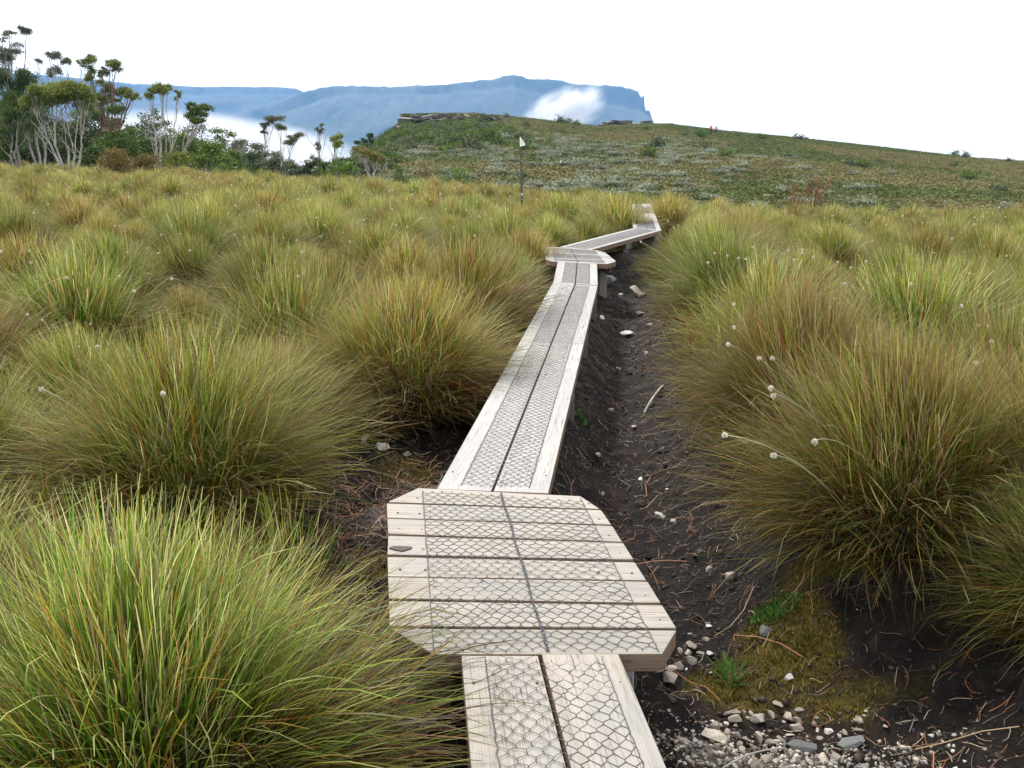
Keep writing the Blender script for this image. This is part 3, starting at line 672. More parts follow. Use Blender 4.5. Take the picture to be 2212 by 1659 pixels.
def platform(label, Lp, Rp, front, back, z, material, nets, seed, detail):
    """planks between successive cut lines Lp[k] - Rp[k]; front / back are the chamfered end polygons"""
    c = Vector(((Lp[0][0] + Rp[0][0]) / 2, (Lp[0][1] + Rp[-1][1]) / 2)); e = obj('boardwalk_platform', None, None, (c.x, c.y, gz(c.x, c.y)), label, 'boardwalk'); zt = z - e.location.z
    sub = lambda p: (p[0] - c.x, p[1] - c.y)
    def shrink(p, q, s):   # keep a gap: move p towards q by s metres
        d = math.dist(p, q); return lerp(p, q, s / d)
    n = len(Lp); G = .008 if detail else .008
    plank(e, [sub(front[0]), sub(front[1]), sub(shrink(Rp[0], front[1], G)), sub(shrink(Lp[0], front[0], G))], zt, material)
    for k in range(n - 1):
        q = [shrink(Lp[k], Lp[k + 1], G), shrink(Rp[k], Rp[k + 1], G), shrink(Rp[k + 1], Rp[k], G), shrink(Lp[k + 1], Lp[k], G)]
        plank(e, [sub(p) for p in q], zt + random.uniform(-.003, .003), material)
    plank(e, [sub(shrink(Lp[-1], back[0], G)), sub(shrink(Rp[-1], back[1], G)), sub(back[1]), sub(back[0])], zt, material)
    for (a0, b0, a1, b1) in nets:      # strips: near corners a0-b0, far corners a1-b1
        w = math.dist(a0, b0); ln = (math.dist(a0, a1) + math.dist(b0, b1)) / 2
        def f(s, v, a0=a0, b0=b0, a1=a1, b1=b1, w=w, ln=ln):
            t = s / ln; return sub(lerp(lerp(a0, a1, t), lerp(b0, b1, t), v / w))
        netting(e, f, w, ln, zt, seed); seed += 1
    a0, b0, a1, b1 = nets[0]; ln = math.dist(b0, b1)      # the lacing where the two strips meet
    parts = []
    for ph in (0, math.pi):
        line = []
        for t in np.linspace(0, 1, 160):
            x, y = sub(lerp(b0, b1, t)); w = t * ln / .055 * 2 * math.pi / 2 + ph; line.append((x + .0042 * math.cos(w) + .003 * math.sin(t * 19), y, zt + .0055 + .003 * math.sin(w)))
        parts.append(tube(line, [.0017] * len(line), 4))
    v, t = join(parts); obj('lacing_wire', mesh_np('lacing_wire', v, t, None, True, None, [M['wire']]), e)
    for k in (0, .5, 1):
        t = .1 + .8 * k; i = t * (n - 1); a = lerp(Lp[0], Lp[-1], t); b = lerp(Rp[0], Rp[-1], t); zz = zt - THK - .045
        a, b = sub(lerp(a, b, .06)), sub(lerp(a, b, .94)); beam(e, (*a, zz), (*b, zz), .09, .09, 'bearer', M['wood_dark'])
        for s in (.12, .88):
            p = lerp(a, b, s); wz = gz(p[0] + c.x, p[1] + c.y) - e.location.z
            beam(e, (*p, zz - .02), (*p, min(wz, zz - .06) - .12), .09, .09, 'post', M['wood_grey'] if s > .5 else M['wood_dark'])
    for k in range(n):
        for s in (.04, .14, .82, .95): p = sub(lerp(Lp[k], Rp[k], s)); nail(e, p[0], p[1] + .06, zt + .001)
    return e, c, zt
gl = [(-.395, 2.815), (-.42, 3.0), (-.445, 3.18), (-.47, 3.36), (-.49, 3.55), (-.515, 3.72), (-.54, 3.895)]
gr = [(.53, 2.80), (.505, 2.97), (.48, 3.145), (.455, 3.31), (.43, 3.475), (.405, 3.645), (.375, 3.815)]
p1, pc, pz = platform('near timber platform of eight cross planks under laced wire netting', gl, gr, [(-.24, 2.65), (.46, 2.65)], [(-.42, 4.07), (.30, 3.97)], TOP, M['wood_warm'],
    [((-.24, 2.66), (.11, 2.66), (-.40, 4.05), (-.05, 4.01)), ((.11, 2.66), (.45, 2.66), (-.05, 4.01), (.295, 3.965))], 20, True)
# the dark knot hole in the fourth plank from the back
bm = bmesh.new(); vs = []
for k in range(14):
    a = 2 * math.pi * k / 14; vs.append(bm.verts.new((.042 * math.cos(a) * random.uniform(.7, 1.15), .024 * math.sin(a) * random.uniform(.6, 1.2), 0)))
bm.faces.new(vs); r = bmesh.ops.extrude_face_region(bm, geom=bm.faces[:]); bmesh.ops.translate(bm, vec=(0, 0, -.006), verts=[v for v in r['geom'] if isinstance(v, bmesh.types.BMVert)]); bmesh.ops.recalc_face_normals(bm, faces=bm.faces)
me = bpy.data.meshes.new('knot'); bm.to_mesh(me); bm.free(); me.materials.append(M['knot']); kx, ky = on_plane(866, 1186, TOP); obj('knot', me, p1, (kx - pc.x, ky - pc.y, pz + .0055))
def ln_(a, b, n): return [lerp(a, b, k / (n - 1)) for k in range(n)]
platform('far timber platform at the turn of the boardwalk, half under tussock blades', ln_((.42, 11.95), (.42, 13.2), 7), ln_((1.27, 11.78), (1.22, 12.72), 7), [(.50, 11.80), (1.14, 11.56)], [(.54, 13.33), (1.12, 12.92)], TOP, M['wood_grey'],
    [((.52, 11.82), (.8, 11.71), (.55, 13.25), (.80, 13.1)), ((.8, 11.71), (1.12, 11.6), (.80, 13.1), (1.1, 12.9))], 30, False)

# ------------------------------------------------------------------ marker poles
def marker(X, ytop, ybase, depth, label, z_base=None, h=None, lean=.0):
    b = at(X, ybase, depth); zb = gz(b.x, b.y) if z_base is None else z_base; t = at(X, ytop, depth)
    e = obj('marker_pole', None, None, (b.x, b.y, zb), label, 'marker pole'); hh = t.z - zb
    P = [(lean * k * hh + .006 * math.sin(5 * k), 0, -.25 + (hh + .25) * k) for k in np.linspace(0, 1, 9)]
    v, tr = tube(P, np.linspace(.031, .024, 9), 8); v, tr = join([(v, tr)])
    obj('post', mesh_np('post', v, tr, None, True, None, [M['pole']]), e)
    bm = bmesh.new(); pts_ = [(-.012, .19), (.10, .035), (.092, .0), (-.02, -.025), (-.022, .17)]
    f = bm.faces.new([bm.verts.new((x, 0, z)) for x, z in pts_]); r = bmesh.ops.extrude_face_region(bm, geom=[f]); bmesh.ops.translate(bm, vec=(0, .006, 0), verts=[q for q in r['geom'] if isinstance(q, bmesh.types.BMVert)]); bmesh.ops.recalc_face_normals(bm, faces=bm.faces)
    me = bpy.data.meshes.new('arrow_plate'); bm.to_mesh(me); bm.free(); me.materials.append(M['plate'])
    obj('arrow_plate', me, e, (P[-1][0] - .005, -.034, hh - .17), 'white triangular arrow plate')
    bm = bmesh.new(); bmesh.ops.create_icosphere(bm, subdivisions=1, radius=.009); me = bpy.data.meshes.new('bolt'); bm.to_mesh(me); bm.free(); me.materials.append(M['plate'])
    for zz in (.68, .56, 1.3): obj('bolt', me, e, (lean * zz + .004, -.03, zz * hh / 1.75))
    return e
marker(1127, 297, 466, 21.8, 'dark timber marker pole with white arrow plate standing among the tussocks near the boardwalk', lean=-.008)
marker(1210, 346, 392, 78, 'distant marker pole with small white arrow plate on the shrubby slope')

# ------------------------------------------------------------------ stones, gravel, litter, moss
def stone_mesh(name, seed, material, flat=.6, n=13):
    g = np.random.default_rng(seed); bm = bmesh.new()
    for p in g.normal(0, 1, (n, 3)):
        p /= np.linalg.norm(p); p = np.sign(p) * np.abs(p) ** .8 * np.array([.5, .5 * g.uniform(.75, 1), .5 * flat]); bm.verts.new(p)
    r = bmesh.ops.convex_hull(bm, input=bm.verts); bmesh.ops.delete(bm, geom=[v for v in bm.verts if not v.link_faces], context='VERTS')
    bmesh.ops.bevel(bm, geom=list(bm.edges), offset=.02, segments=1, affect='EDGES')
    me = bpy.data.meshes.new(name); bm.to_mesh(me); bm.free(); me.materials.append(material); return me
SP = [stone_mesh('pale_stone', i, M['stone_pale'], .62) for i in range(5)]; SW = [stone_mesh('white_stone', 10 + i, M['stone_white'], .6) for i in range(3)]; SG = [stone_mesh('grey_stone', 20 + i, M['stone_grey'], .5) for i in range(4)]
def stone(X, y, wpx, asp, ms, label, group=None, sink=.3, rz=None):
    """X, y: foot of the stone on the ground; wpx its width (2212 px picture)"""
    x0, y0 = on_plane(X, y, 0)
    for _ in range(3): z = gz(x0, y0); x0, y0 = on_plane(X, y, z)
    s = wpx / FOC * math.hypot(y0, EYE); o = obj('stone', random.choice(ms), None, (x0, y0, z + s * asp * .5 * (1 - sink) * .9), label, 'stone', group)
    o.scale = (s, s * random.uniform(.7, .95), s * asp * 1.5); o.rotation_euler = (random.gauss(0, .12), random.gauss(0, .12), random.uniform(0, 6.28) if rz is None else rz); return o
Z = lambda x, y: ((1940 + x * .34358) * .72, (1850 + y * .34358) * .72)      # close-up of the gravel corner
def zs(x, y, w, asp, ms, label, group=None, sink=.3, rz=None): X, Y = Z(x, y); return stone(X, Y, w * .34358 * .72, asp, ms, label, group, sink, rz)
zs(1350, 1185, 270, .62, SG, 'largest rounded grey stone lying in the gravel', rz=.2)
zs(1780, 1130, 270, .42, SG, 'dark angular grey slab stone beside the largest grey stone', rz=.5)
zs(2050, 985, 160, .75, SG, 'dark blue-grey stone at the foot of the dark peat hollow')
zs(1080, 175, 250, .5, SG, 'striped grey-white slab stone half buried in moss', sink=.45, rz=-.4)
zs(200, 555, 190, .55, SP, 'pointed grey-tan stone lying against the platform corner', rz=-.6)
zs(280, 460, 95, 1.0, SP, 'upright grey stone standing behind the pointed stone by the platform corner')
zs(390, 270, 125, .55, SP, 'tan stone on the mud beside the platform edge'); zs(515, 215, 90, .6, SP, 'rounded stone at the edge of the moss near the platform')
zs(1235, 555, 100, .85, SW, 'round white stone sitting alone in the moss', rz=0)
zs(590, 1075, 230, .4, SP, 'long tan wedge stone in the gravel', rz=-.5); zs(310, 1120, 190, .5, SP, 'cream coloured long stone beside the near boardwalk section', rz=-.45); zs(430, 1090, 90, .5, SW, 'small bluish white stone beside the cream long stone')
zs(1145, 790, 105, .75, SP, 'triangular tan stone between moss and gravel'); zs(1040, 725, 75, .5, SP, 'small cream stone on black silt, before the triangular stone')
zs(1595, 1020, 110, .7, SW, 'white rounded stone in a pair of white stones on the gravel'); zs(1500, 1000, 90, .7, SW, 'smaller white stone touching the white rounded stone on the gravel')
zs(1840, 920, 130, .45, SP, 'broken cream stone cluster beside the blue-grey stone'); zs(540, 1200, 100, .8, SP, 'pale upright stone in the sandy gravel'); zs(1180, 1245, 60, 1.0, SW, 'small bright white stone next to the largest grey stone')
zs(1650, 1240, 150, .45, SP, 'reddish tan stone below the dark slab'); zs(1880, 1310, 170, .3, SG, 'low grey stone at the outer edge of the gravel'); zs(930, 1310, 150, .4, SP, 'pale flat stone at the very edge of the gravel')
stone(1374, 640, 46, .62, SP, 'rounded tan stone beside the muddy channel near the far platform'); stone(1386, 645, 30, .6, SP, 'smaller tan stone touching the rounded tan stone'); stone(1353, 728, 38, .5, SW, 'clean white stone alone in the muddy channel', rz=-.5)
stone(1310, 612, 44, .6, SG, 'grey rock under the post of the far platform'); stone(1342, 575, 20, .6, SP, 'small stone under the angled boardwalk section'); stone(1384, 680, 22, .5, SG, 'flat grey stone under the tussock edge, behind the white stone')
stone(1425, 1118, 30, .6, SW, 'white quartz stone on black mud beside the platform'); stone(1430, 975, 42, .4, SG, 'flat blue-grey stone at the foot of the sweeping tussock')
stone(785, 955, 40, .5, SP, 'pale block stone on the dirt patch, half under blades'); stone(826, 970, 36, .65, SW, 'whitest stone on the dirt patch'); stone(880, 985, 26, .5, SP, 'small cream stone on the dirt patch nearest the boardwalk')
for n_, (X_, y_, w_) in enumerate([(1300, 690, 14), (1335, 800, 12), (1405, 705, 12), (1320, 890, 14), (1370, 925, 12), (1290, 985, 14), (1385, 1040, 16), (1300, 1070, 14), (1455, 1130, 16), (1340, 640, 12), (1395, 765, 11), (1440, 1060, 12)]): stone(X_, y_, w_ * 1.3, .6, SP + SW, 'small pale stone scattered on the black peat of the muddy channel', 'stones in the muddy channel')
stone(1530, 1237, 28, .7, SP, 'pale stone of two beside the platform, on red-brown mud'); stone(1577, 1250, 28, .7, SP, 'greyer stone of two beside the platform, on red-brown mud')
pts_ = [(700, 860, 60), (770, 850, 80), (850, 845, 50), (915, 860, 55), (965, 920, 100), (1090, 875, 95), (770, 915, 95), (885, 900, 50), (1000, 880, 50), (690, 530, 50), (770, 525, 42), (290, 310, 60), (365, 330, 70), (555, 335, 60), (470, 330, 60), (210, 470, 90), (350, 470, 45), (385, 405, 90), (600, 980, 90), (630, 1030, 55), (700, 1020, 75), (780, 1060, 90), (815, 1125, 60), (880, 1100, 80), (935, 1160, 60), (830, 1180, 80), (980, 1080, 100), (1090, 1120, 90), (1170, 1090, 70), (1110, 1190, 70), (1310, 990, 110), (1250, 1050, 70), (1460, 960, 60), (1520, 1080, 60), (1460, 1040, 50), (1490, 890, 50), (1240, 900, 90), (1310, 920, 70), (1340, 830, 110), (1050, 1270, 90), (1180, 1200, 60), (700, 1280, 70), (620, 1280, 60), (1290, 1270, 60), (1550, 1260, 110), (1730, 1030, 55), (1870, 770, 90), (1850, 1010, 70), (540, 70, 45), (545, 100, 50), (380, 165, 50), (1130, 655, 40), (1120, 1290, 70), (400, 1290, 60), (1420, 1290, 80), (1760, 1310, 60), (560, 500, 30), (510, 455, 35)]
for x, y, w in pts_: zs(x, y, w * 1.3, random.uniform(.45, .75), SP + SP + SW[:1], 'small pale pebble among the gravel beside the near boardwalk section', 'gravel pebbles')
def bits(n, gen, size, seed, palette, name, label, sink=.2, flat=.6, cat=None):
    g = np.random.default_rng(seed); base = []
    for k in range(5):
        bm = bmesh.new()
        for p in g.normal(0, 1, (9, 3)): p /= np.linalg.norm(p); bm.verts.new(p * np.array([.5, .4, .5 * flat]))
        bmesh.ops.convex_hull(bm, input=bm.verts); bmesh.ops.delete(bm, geom=[v for v in bm.verts if not v.link_faces], context='VERTS'); bm.verts.index_update()
        base.append((np.array([v.co[:] for v in bm.verts]), np.array([[v.index for v in f.verts] for f in bm.faces]))); bm.free()
    P = gen(g, n); n = len(P); z = ground_z(P[:, 0], P[:, 1]); V = []; T = []; Cc = []; o = 0
    for i in range(n):
        v, t = base[i % 5]; s = size[0] + (size[1] - size[0]) * g.random() ** 2.5; a = g.random() * 6.28; c, d = math.cos(a), math.sin(a)
        w = v * s * g.uniform(.7, 1.3, 3); w = np.stack([w[:, 0] * c - w[:, 1] * d, w[:, 0] * d + w[:, 1] * c, w[:, 2]], 1) + np.array([P[i, 0], P[i, 1], z[i] + s * flat * (.5 - sink)])
        V.append(w); T.append(t + o); o += len(v); Cc.append(np.tile(palette[g.integers(len(palette))] * g.uniform(.7, 1.3), (len(v), 1)))
    return obj(name, mesh_np(name, np.concatenate(V), np.concatenate(T), np.concatenate(Cc), False, None, [M['litter']]), None, None, label, cat, None, 'stuff')
def gen_bare(y0, y1, pw=1.5):
    def f(g, n):
        y = y0 + (y1 - y0) * g.random(n * 2) ** pw; xl = np.interp(y, *XL) - .05; xr = np.interp(y, *XR) + .15 + .9 * (y < 3.6) * g.random(n * 2); x = xl + (xr - xl) * g.random(n * 2)
        return np.stack([x, y], 1)[:n]
    return f
def gen_blob(cx, cy_, sx, sy):
    return lambda g, n: np.stack([g.normal(cx, sx, n), g.normal(cy_, sy, n)], 1)
bits(5200, gen_blob(.86, 2.72, .27, .11), (.004, .03), 3, [np.array(c) for c in ((.33, .29, .24), (.24, .2, .165), (.45, .42, .38), (.14, .135, .13), (.09, .08, .07))], 'gravel', 'fine pale gravel beside the near boardwalk section', cat='gravel')
bits(900, gen_bare(1.6, 5.5), (.003, .011), 4, [np.array(c) for c in ((.42, .37, .31), (.5, .48, .45), (.25, .2, .16))], 'grit', 'pale grit scattered over the mud', cat='gravel')
bits(11000, gen_bare(1.5, 15), (.006, .055), 5, [np.array(c) for c in ((.012, .009, .008), (.018, .014, .012), (.03, .022, .018), (.05, .035, .028))], 'peat_clods', 'dark crumbly peat clods in the muddy channel', flat=.45, sink=.35, cat='peat')
def straws(n, gen, ln, w, seed, palette, name, label, lift=.012, cat='litter'):
    g = np.random.default_rng(seed); P = gen(g, n); a = g.random(n) * 6.28; L = g.uniform(*ln, n); bend = g.normal(0, .35, n); V = []; ts = [-.5, -.17, .17, .5]
    z0 = lift * g.random(n) + .004; tip = g.normal(0, .12, n)
    for t in ts:
        ang = a + bend * t; x = P[:, 0] + np.cos(ang) * L * t; y = P[:, 1] + np.sin(ang) * L * t; z = ground_z(x, y) + z0 + np.abs(tip) * L * (t + .5) * .5
        sx = -np.sin(ang) * w * .5; sy = np.cos(ang) * w * .5
        V += [np.stack([x - sx, y - sy, z], 1), np.stack([x + sx, y + sy, z + w * .4], 1)]
    V = np.stack(V, 1).reshape(-1, 3); o = (np.arange(n) * 8)[:, None]; T = np.concatenate([o + np.array([[2 * k, 2 * k + 1, 2 * k + 3, 2 * k + 2]]) for k in range(3)])
    pal = np.array(palette); c = np.repeat(pal[g.integers(0, len(pal), n)] * g.uniform(.6, 1.25, (n, 1)), 8, 0)
    return obj(name, mesh_np(name, V, T, c, False, None, [M['litter']]), None, None, label, cat, None, 'stuff')
DRY = [(.20, .085, .035), (.13, .06, .03), (.26, .20, .13), (.10, .075, .06), (.07, .04, .033), (.04, .03, .027)]
straws(13000, gen_bare(1.5, 14), (.012, .085), .0024, 8, DRY, 'leaf_litter', 'dry sedge litter scattered on the muddy ground')
straws(90, gen_bare(1.6, 6), (.15, .36), .0034, 9, [(.28, .11, .045), (.22, .085, .04), (.28, .20, .11)], 'fallen_blades', 'long fallen red-brown sedge blades on the mud', .03)
straws(1300, gen_blob(-.62, 4.8, .2, .45), (.03, .14), .003, 10, DRY + [(.34, .20, .14)], 'dirt_litter', 'dry litter on the dirt patch left of the platform')
def gen_moss(g, n):
    x = g.uniform(.5, 2.0, n * 6); y = g.uniform(2.3, 4.1, n * 6); k = moss_mask(x, y) > g.uniform(.2, 1, n * 6); x2 = g.uniform(-1, -.35, n); y2 = g.uniform(3.7, 5.8, n); k2 = moss_mask(x2, y2) > .5
    return np.concatenate([np.stack([x, y], 1)[k], np.stack([x2, y2], 1)[k2]])[:n]
gm = np.random.default_rng(12); mp0 = gen_moss(gm, 16000)
def fuzz(P, h, w, palette, name, label, cat):
    g = np.random.default_rng(len(P)); n = len(P); z = ground_z(P[:, 0], P[:, 1]); a = g.random(n) * 6.28; hh = h * g.uniform(.5, 1.3, n)
    d = np.stack([np.cos(a), np.sin(a)], 1); b = np.stack([P[:, 0], P[:, 1], z - .002], 1)
    s = np.stack([-d[:, 1], d[:, 0], 0 * a], 1) * w; tip = b + np.stack([d[:, 0] * hh * .6, d[:, 1] * hh * .6, hh], 1)
    V = np.stack([b - s, b + s, tip], 1).reshape(-1, 3); T = np.arange(n * 3).reshape(-1, 3); pal = np.array(palette); c = np.repeat(pal[g.integers(0, len(pal), n)] * g.uniform(.6, 1.3, (n, 1)), 3, 0)
    return obj(name, mesh_np(name, V, T, c, False, None, [M['litter']]), None, None, label, cat, None, 'stuff')
fuzz(mp0, .016, .004, [(.12, .09, .014), (.17, .13, .02), (.09, .085, .015), (.14, .085, .02)], 'moss', 'olive-gold moss over the wet ground beside the boardwalk', 'moss')
def herb(X, y, rad, n, h, label, name='green_herb', c0=((.035, .085, .01), (.06, .12, .018)), cat='plant'):
    x0, y0 = on_plane(X, y, -.02); g = np.random.default_rng(int(X)); z0 = gz(x0, y0); V = []; T = []; Cc = []; o = 0
    for k in range(n):
        a = g.random() * 6.28; r = rad * g.random() ** .6; bx, by = r * math.cos(a), r * math.sin(a); bz = gz(x0 + bx, y0 + by) - z0; a2 = g.random() * 6.28; L = h * g.uniform(.5, 1.2); el = g.uniform(.25, 1.2)
        d = np.array([math.cos(a2) * math.cos(el), math.sin(a2) * math.cos(el), math.sin(el)]); s = np.array([-math.sin(a2), math.cos(a2), 0]) * min(L * .16, .006)
        b = np.array([bx, by, bz + g.random() * h * .5]); m_ = b + d * L * .55
        V += [b, m_ - s, b + d * L, m_ + s]; T.append([o, o + 1, o + 2, o + 3]); o += 4; c = np.array(c0[0]) + (np.array(c0[1]) - np.array(c0[0])) * g.random(); Cc += [c] * 4
    return obj(name, mesh_np(name, V, T, np.array(Cc), False, None, [M['leaf']]), None, (x0, y0, z0), label, cat)
herb(1672, 1312, .10, 420, .035, 'small bright green herb patch at the foot of the drooping tussock')
herb(1578, 1402, .03, 26, .11, 'tiny green rosette of thin leaves growing in the moss')
herb(1262, 915, .05, 70, .04, 'little green sprout beside the right edge of the long boardwalk'); herb(1490, 850, .08, 60, .08, 'green grass sprout at the edge of the channel behind the broken stick')
def stick(a, b, rad, label, bend=.02):
    a, b = Vector((*a, 0)), Vector((*b, 0)); a.z = gz(a.x, a.y) + rad; b.z = gz(b.x, b.y) + rad * 1.5; g = np.random.default_rng(int(a.x * 1000) % 999); P = []
    for k in np.linspace(0, 1, 7): p = a.lerp(b, k); p.z = max(p.z, gz(p.x, p.y) + rad); p.z += bend * math.sin(k * 3.14); P.append((p.x - a.x, p.y - a.y, p.z - a.z))
    v, t = tube(P, rad * np.linspace(1.0, .6, 7) * g.uniform(.8, 1.2, 7), 6); return obj('stick', mesh_np('stick', v, t, None, True, None, [M['bark_pale']]), None, a, label, 'stick')
stick(on_plane(1393, 858, -.08), on_plane(1432, 832, -.08), .013, 'pale broken stick lying across the muddy channel')
stick(on_plane(1560, 1612, -.05), on_plane(1700, 1560, -.05), .004, 'thin bare twig lying on the gravel beside the largest grey stone')

# ------------------------------------------------------------------ trees and bushes
def leaves(pads, n, size, pal, seed, top=True, clump=.22):
    """leaf cards gathered in clumps through flattened pads (centre, radii)"""
    g = np.random.default_rng(seed); P = []; Hn = []
    area = np.array([r[0] * max(r[2], .3 * r[0]) for _, r in pads]); cnt = np.maximum((n * area / area.sum()).astype(int), 30)
    for (c, r), m in zip(pads, cnt):
        k = max(6, int(m / 38)); d = g.normal(0, 1, (k, 3)); d /= np.linalg.norm(d, axis=1)[:, None]
        if top: d[:, 2] = np.where(d[:, 2] < -.45, -d[:, 2] * .7, d[:, 2])
        cc = np.array(c) + d * np.array(r) * g.uniform(.55, 1.0, (k, 1)); q = g.integers(0, k, m)
        cr = clump * min(r[0], max(r[2], .4)) * 1.6
        pp = cc[q] + g.normal(0, 1, (m, 3)) * np.array([cr, cr, cr * .7]) * .95; P.append(pp); Hn.append(np.clip((pp[:, 2] - c[2]) / (r[2] + .01) * .5 + .5, 0, 1) * .6 + g.random(k)[q] * .4)
    P = np.concatenate(P); h = np.concatenate(Hn); m = len(P)
    a = g.random(m) * 6.28; el = g.normal(.5, .5, m); s = size * g.uniform(.6, 1.4, m)
    d = np.stack([np.cos(a) * np.cos(el), np.sin(a) * np.cos(el), np.sin(el)], 1); e = np.cross(d, g.normal(0, 1, (m, 3))); e /= np.linalg.norm(e, axis=1)[:, None]
    V = np.stack([P - d * s[:, None] * .5, P + e * s[:, None] * .26, P + d * s[:, None] * .5, P - e * s[:, None] * .26], 1).reshape(-1, 3)
    T = np.arange(m * 4).reshape(-1, 4); lo, hi = np.array(pal[0]), np.array(pal[1])
    c = lo + (hi - lo) * np.clip(g.random(m) * .75 + .25 * g.random(m), 0, 1)[:, None]; c *= g.uniform(.75, 1.2, (m, 1))
    return V, T, np.repeat(c, 4, 0)
GREEN = ((.04, .075, .012), (.13, .19, .03)); OLIVE = ((.07, .095, .014), (.26, .29, .055)); DARK = ((.025, .05, .014), (.075, .115, .026)); BRIGHT = ((.06, .12, .014), (.15, .22, .03)); RUST = ((.08, .06, .014), (.21, .155, .04)); GREY = ((.06, .075, .035), (.16, .175, .085)); GOLD = ((.11, .10, .025), (.24, .20, .05))
z1 = lambda x, y: (x / 3.0, y / 3.0)
def limb(a, b, r0, r1, g, n=9, wig=.06, bow=.12):
    a, b = np.array(a), np.array(b); L = np.linalg.norm(b - a); t = np.linspace(0, 1, n)[:, None]; P = a + (b - a) * t
    P[:, 2] += bow * L * (t[:, 0] ** 1.0 - t[:, 0] ** 2) * -1.0
    w = np.cumsum(g.normal(0, wig * L / n, (n, 3)), 0); w -= w[-1] * t; P += w
    return P, r0 + (r1 - r0) * t[:, 0] ** .8
def tree(base, depth, pads, label, bark='bark_pale', pal=GREEN, n=2600, forks=((.45, 0),), r0=.16, seed=1, stems=1, size=.17, twigs=5, bare=2, group=None, name='gum_tree'):
    """base: pixel of the foot; pads: (x, y, rx, ry) of leaf masses in the close-up; each gets its own depth"""
    g = np.random.default_rng(seed); X, y = base; b = at(X, y, depth); b.z = min(b.z, gz(b.x, b.y)) if b.z > gz(b.x, b.y) else b.z
    b.z = gz(b.x, b.y) - .05
    k = depth / FOC * .97; W = []
    for (px_, py_, rx, ry) in pads:
        q = at(px_, py_, depth); dy = g.uniform(-1, 1) * .5 * rx * k + g.normal(0, .5); W.append(((q.x - b.x, dy, q.z - b.z), (rx * k, max(rx * k * .8, .3), ry * k * 1.55)))
    e = obj(name, None, None, b, label, 'tree', group); parts = []
    topz = max([w[0][2] for w in W]) if W else 5.0
    cxm = np.mean([w[0][0] for w in W]) if W else 0
    fk = []; spread = (max(w[0][0] for w in W) - min(w[0][0] for w in W)) * .62 if W else 1.6
    for s in range(stems):
        f = g.uniform(.28, .5) if stems > 1 else forks[0][0]; foot = np.array([(s - (stems - 1) / 2) * r0 * .7, g.normal(0, .1), -.1])
        tgt = np.array([cxm * f + ((s - (stems - 1) / 2) * (spread / max(stems - 1, 1)) if stems > 1 else 0) , g.normal(0, .25), topz * f]); P, rr = limb(foot, tgt, r0 / stems ** .4, r0 * .66 / stems ** .4, g, 8, .10, 0); parts.append(tube(P, rr, 7)); fk.append((P[-1], rr[-1], P))
    for (c, r) in W:
        c = np.array(c); f = min(fk, key=lambda q: abs(q[0][0] - c[0]) + g.random() * .5); under = c - np.array([0, 0, r[2] * .4])
        if c[2] < f[0][2] * 1.15: st = f[2][int(len(f[2]) * .55)]; r_ = f[1] * .7
        else: st = f[0]; r_ = f[1]
        st = f[2][g.integers(len(f[2]) // 2, len(f[2]))] if c[2] > f[0][2] else st; P, rr = limb(st, under, min(r_ * .55, .03 + .02 * np.linalg.norm(under - st)), .022, g, 9, .12, g.uniform(.0, .22)); parts.append(tube(P, rr, 6))
        for t in range(twigs):
            i = g.integers(4, 8); end = c + np.array(r) * np.array([g.uniform(-.9, .9), g.uniform(-.9, .9), g.uniform(0, .6)]); P2, r2 = limb(P[i], end, rr[i] * .6, .012, g, 6, .12, .1); parts.append(tube(P2, r2, 4))
    for t in range(bare):                                   # dead limbs, no leaves
        f = fk[g.integers(len(fk))]; i = g.integers(4, len(f[2])); a = g.random() * 6.28; L = topz * g.uniform(.25, .55); end = f[2][i] + np.array([math.cos(a) * L * .55, math.sin(a) * L * .4, L * g.uniform(.6, 1.0)]); P, rr = limb(f[2][i], end, f[1] * .5, .014, g, 8, .14, .1); parts.append(tube(P, rr, 5))
        for q in range(4): j = g.integers(3, 8); P2, r2 = limb(P[j], P[j] + np.array([g.normal(0, .35), g.normal(0, .35), g.uniform(.3, 1.0)]) * L * .3, rr[j] * .6, .009, g, 5, .12, 0); parts.append(tube(P2, r2, 4))
    v, t = join(parts); obj('trunk', mesh_np('trunk', v, t, None, True, None, [M[bark]]), e)
    W2 = []
    for c, rr in W:
        for q in range(5): f = g.uniform(.4, .68); W2.append(((c[0] + g.uniform(-.75, .75) * rr[0], c[1] + g.uniform(-.7, .7) * rr[1], c[2] + g.uniform(-.75, .6) * rr[2]), (rr[0] * f, rr[1] * f, rr[2] * f * 1.15)))
    if W: V, T, c = leaves(W2, int(n * 3.4), size * .58, pal, seed + 50); obj('crown', mesh_np('crown', V, T, c, False, None, [M['leaf']]), e)
    return e
def zp(l): return [(*z1(x, y), a / 3, b / 3) for x, y, a, b in l]
tree(z1(60, 1045), 76, zp([(55, 218, 40, 15), (45, 265, 24, 10), (70, 318, 68, 28), (30, 420, 70, 45)]), 'tallest thin gum tree with three stacked small crowns at the forest edge', 'bark_grey', GREY, 2200, ((.5, 0),), .15, 1)
tree(z1(185, 1045), 80, zp([(190, 195, 44, 15)]), 'slender bare gum with a single tuft of leaves at its tip', 'bark_pale', GREY, 600, ((.55, 0),), .09, 2, bare=1)
tree(z1(430, 1040), 80, zp([(375, 366, 55, 18), (435, 410, 40, 22), (255, 400, 28, 9), (345, 465, 60, 20), (470, 415, 25, 14)]), 'pale gum with five small flat crowns above the umbrella tree', 'bark_pale', GREY, 1700, ((.55, 0),), .17, 3, 2, bare=3)
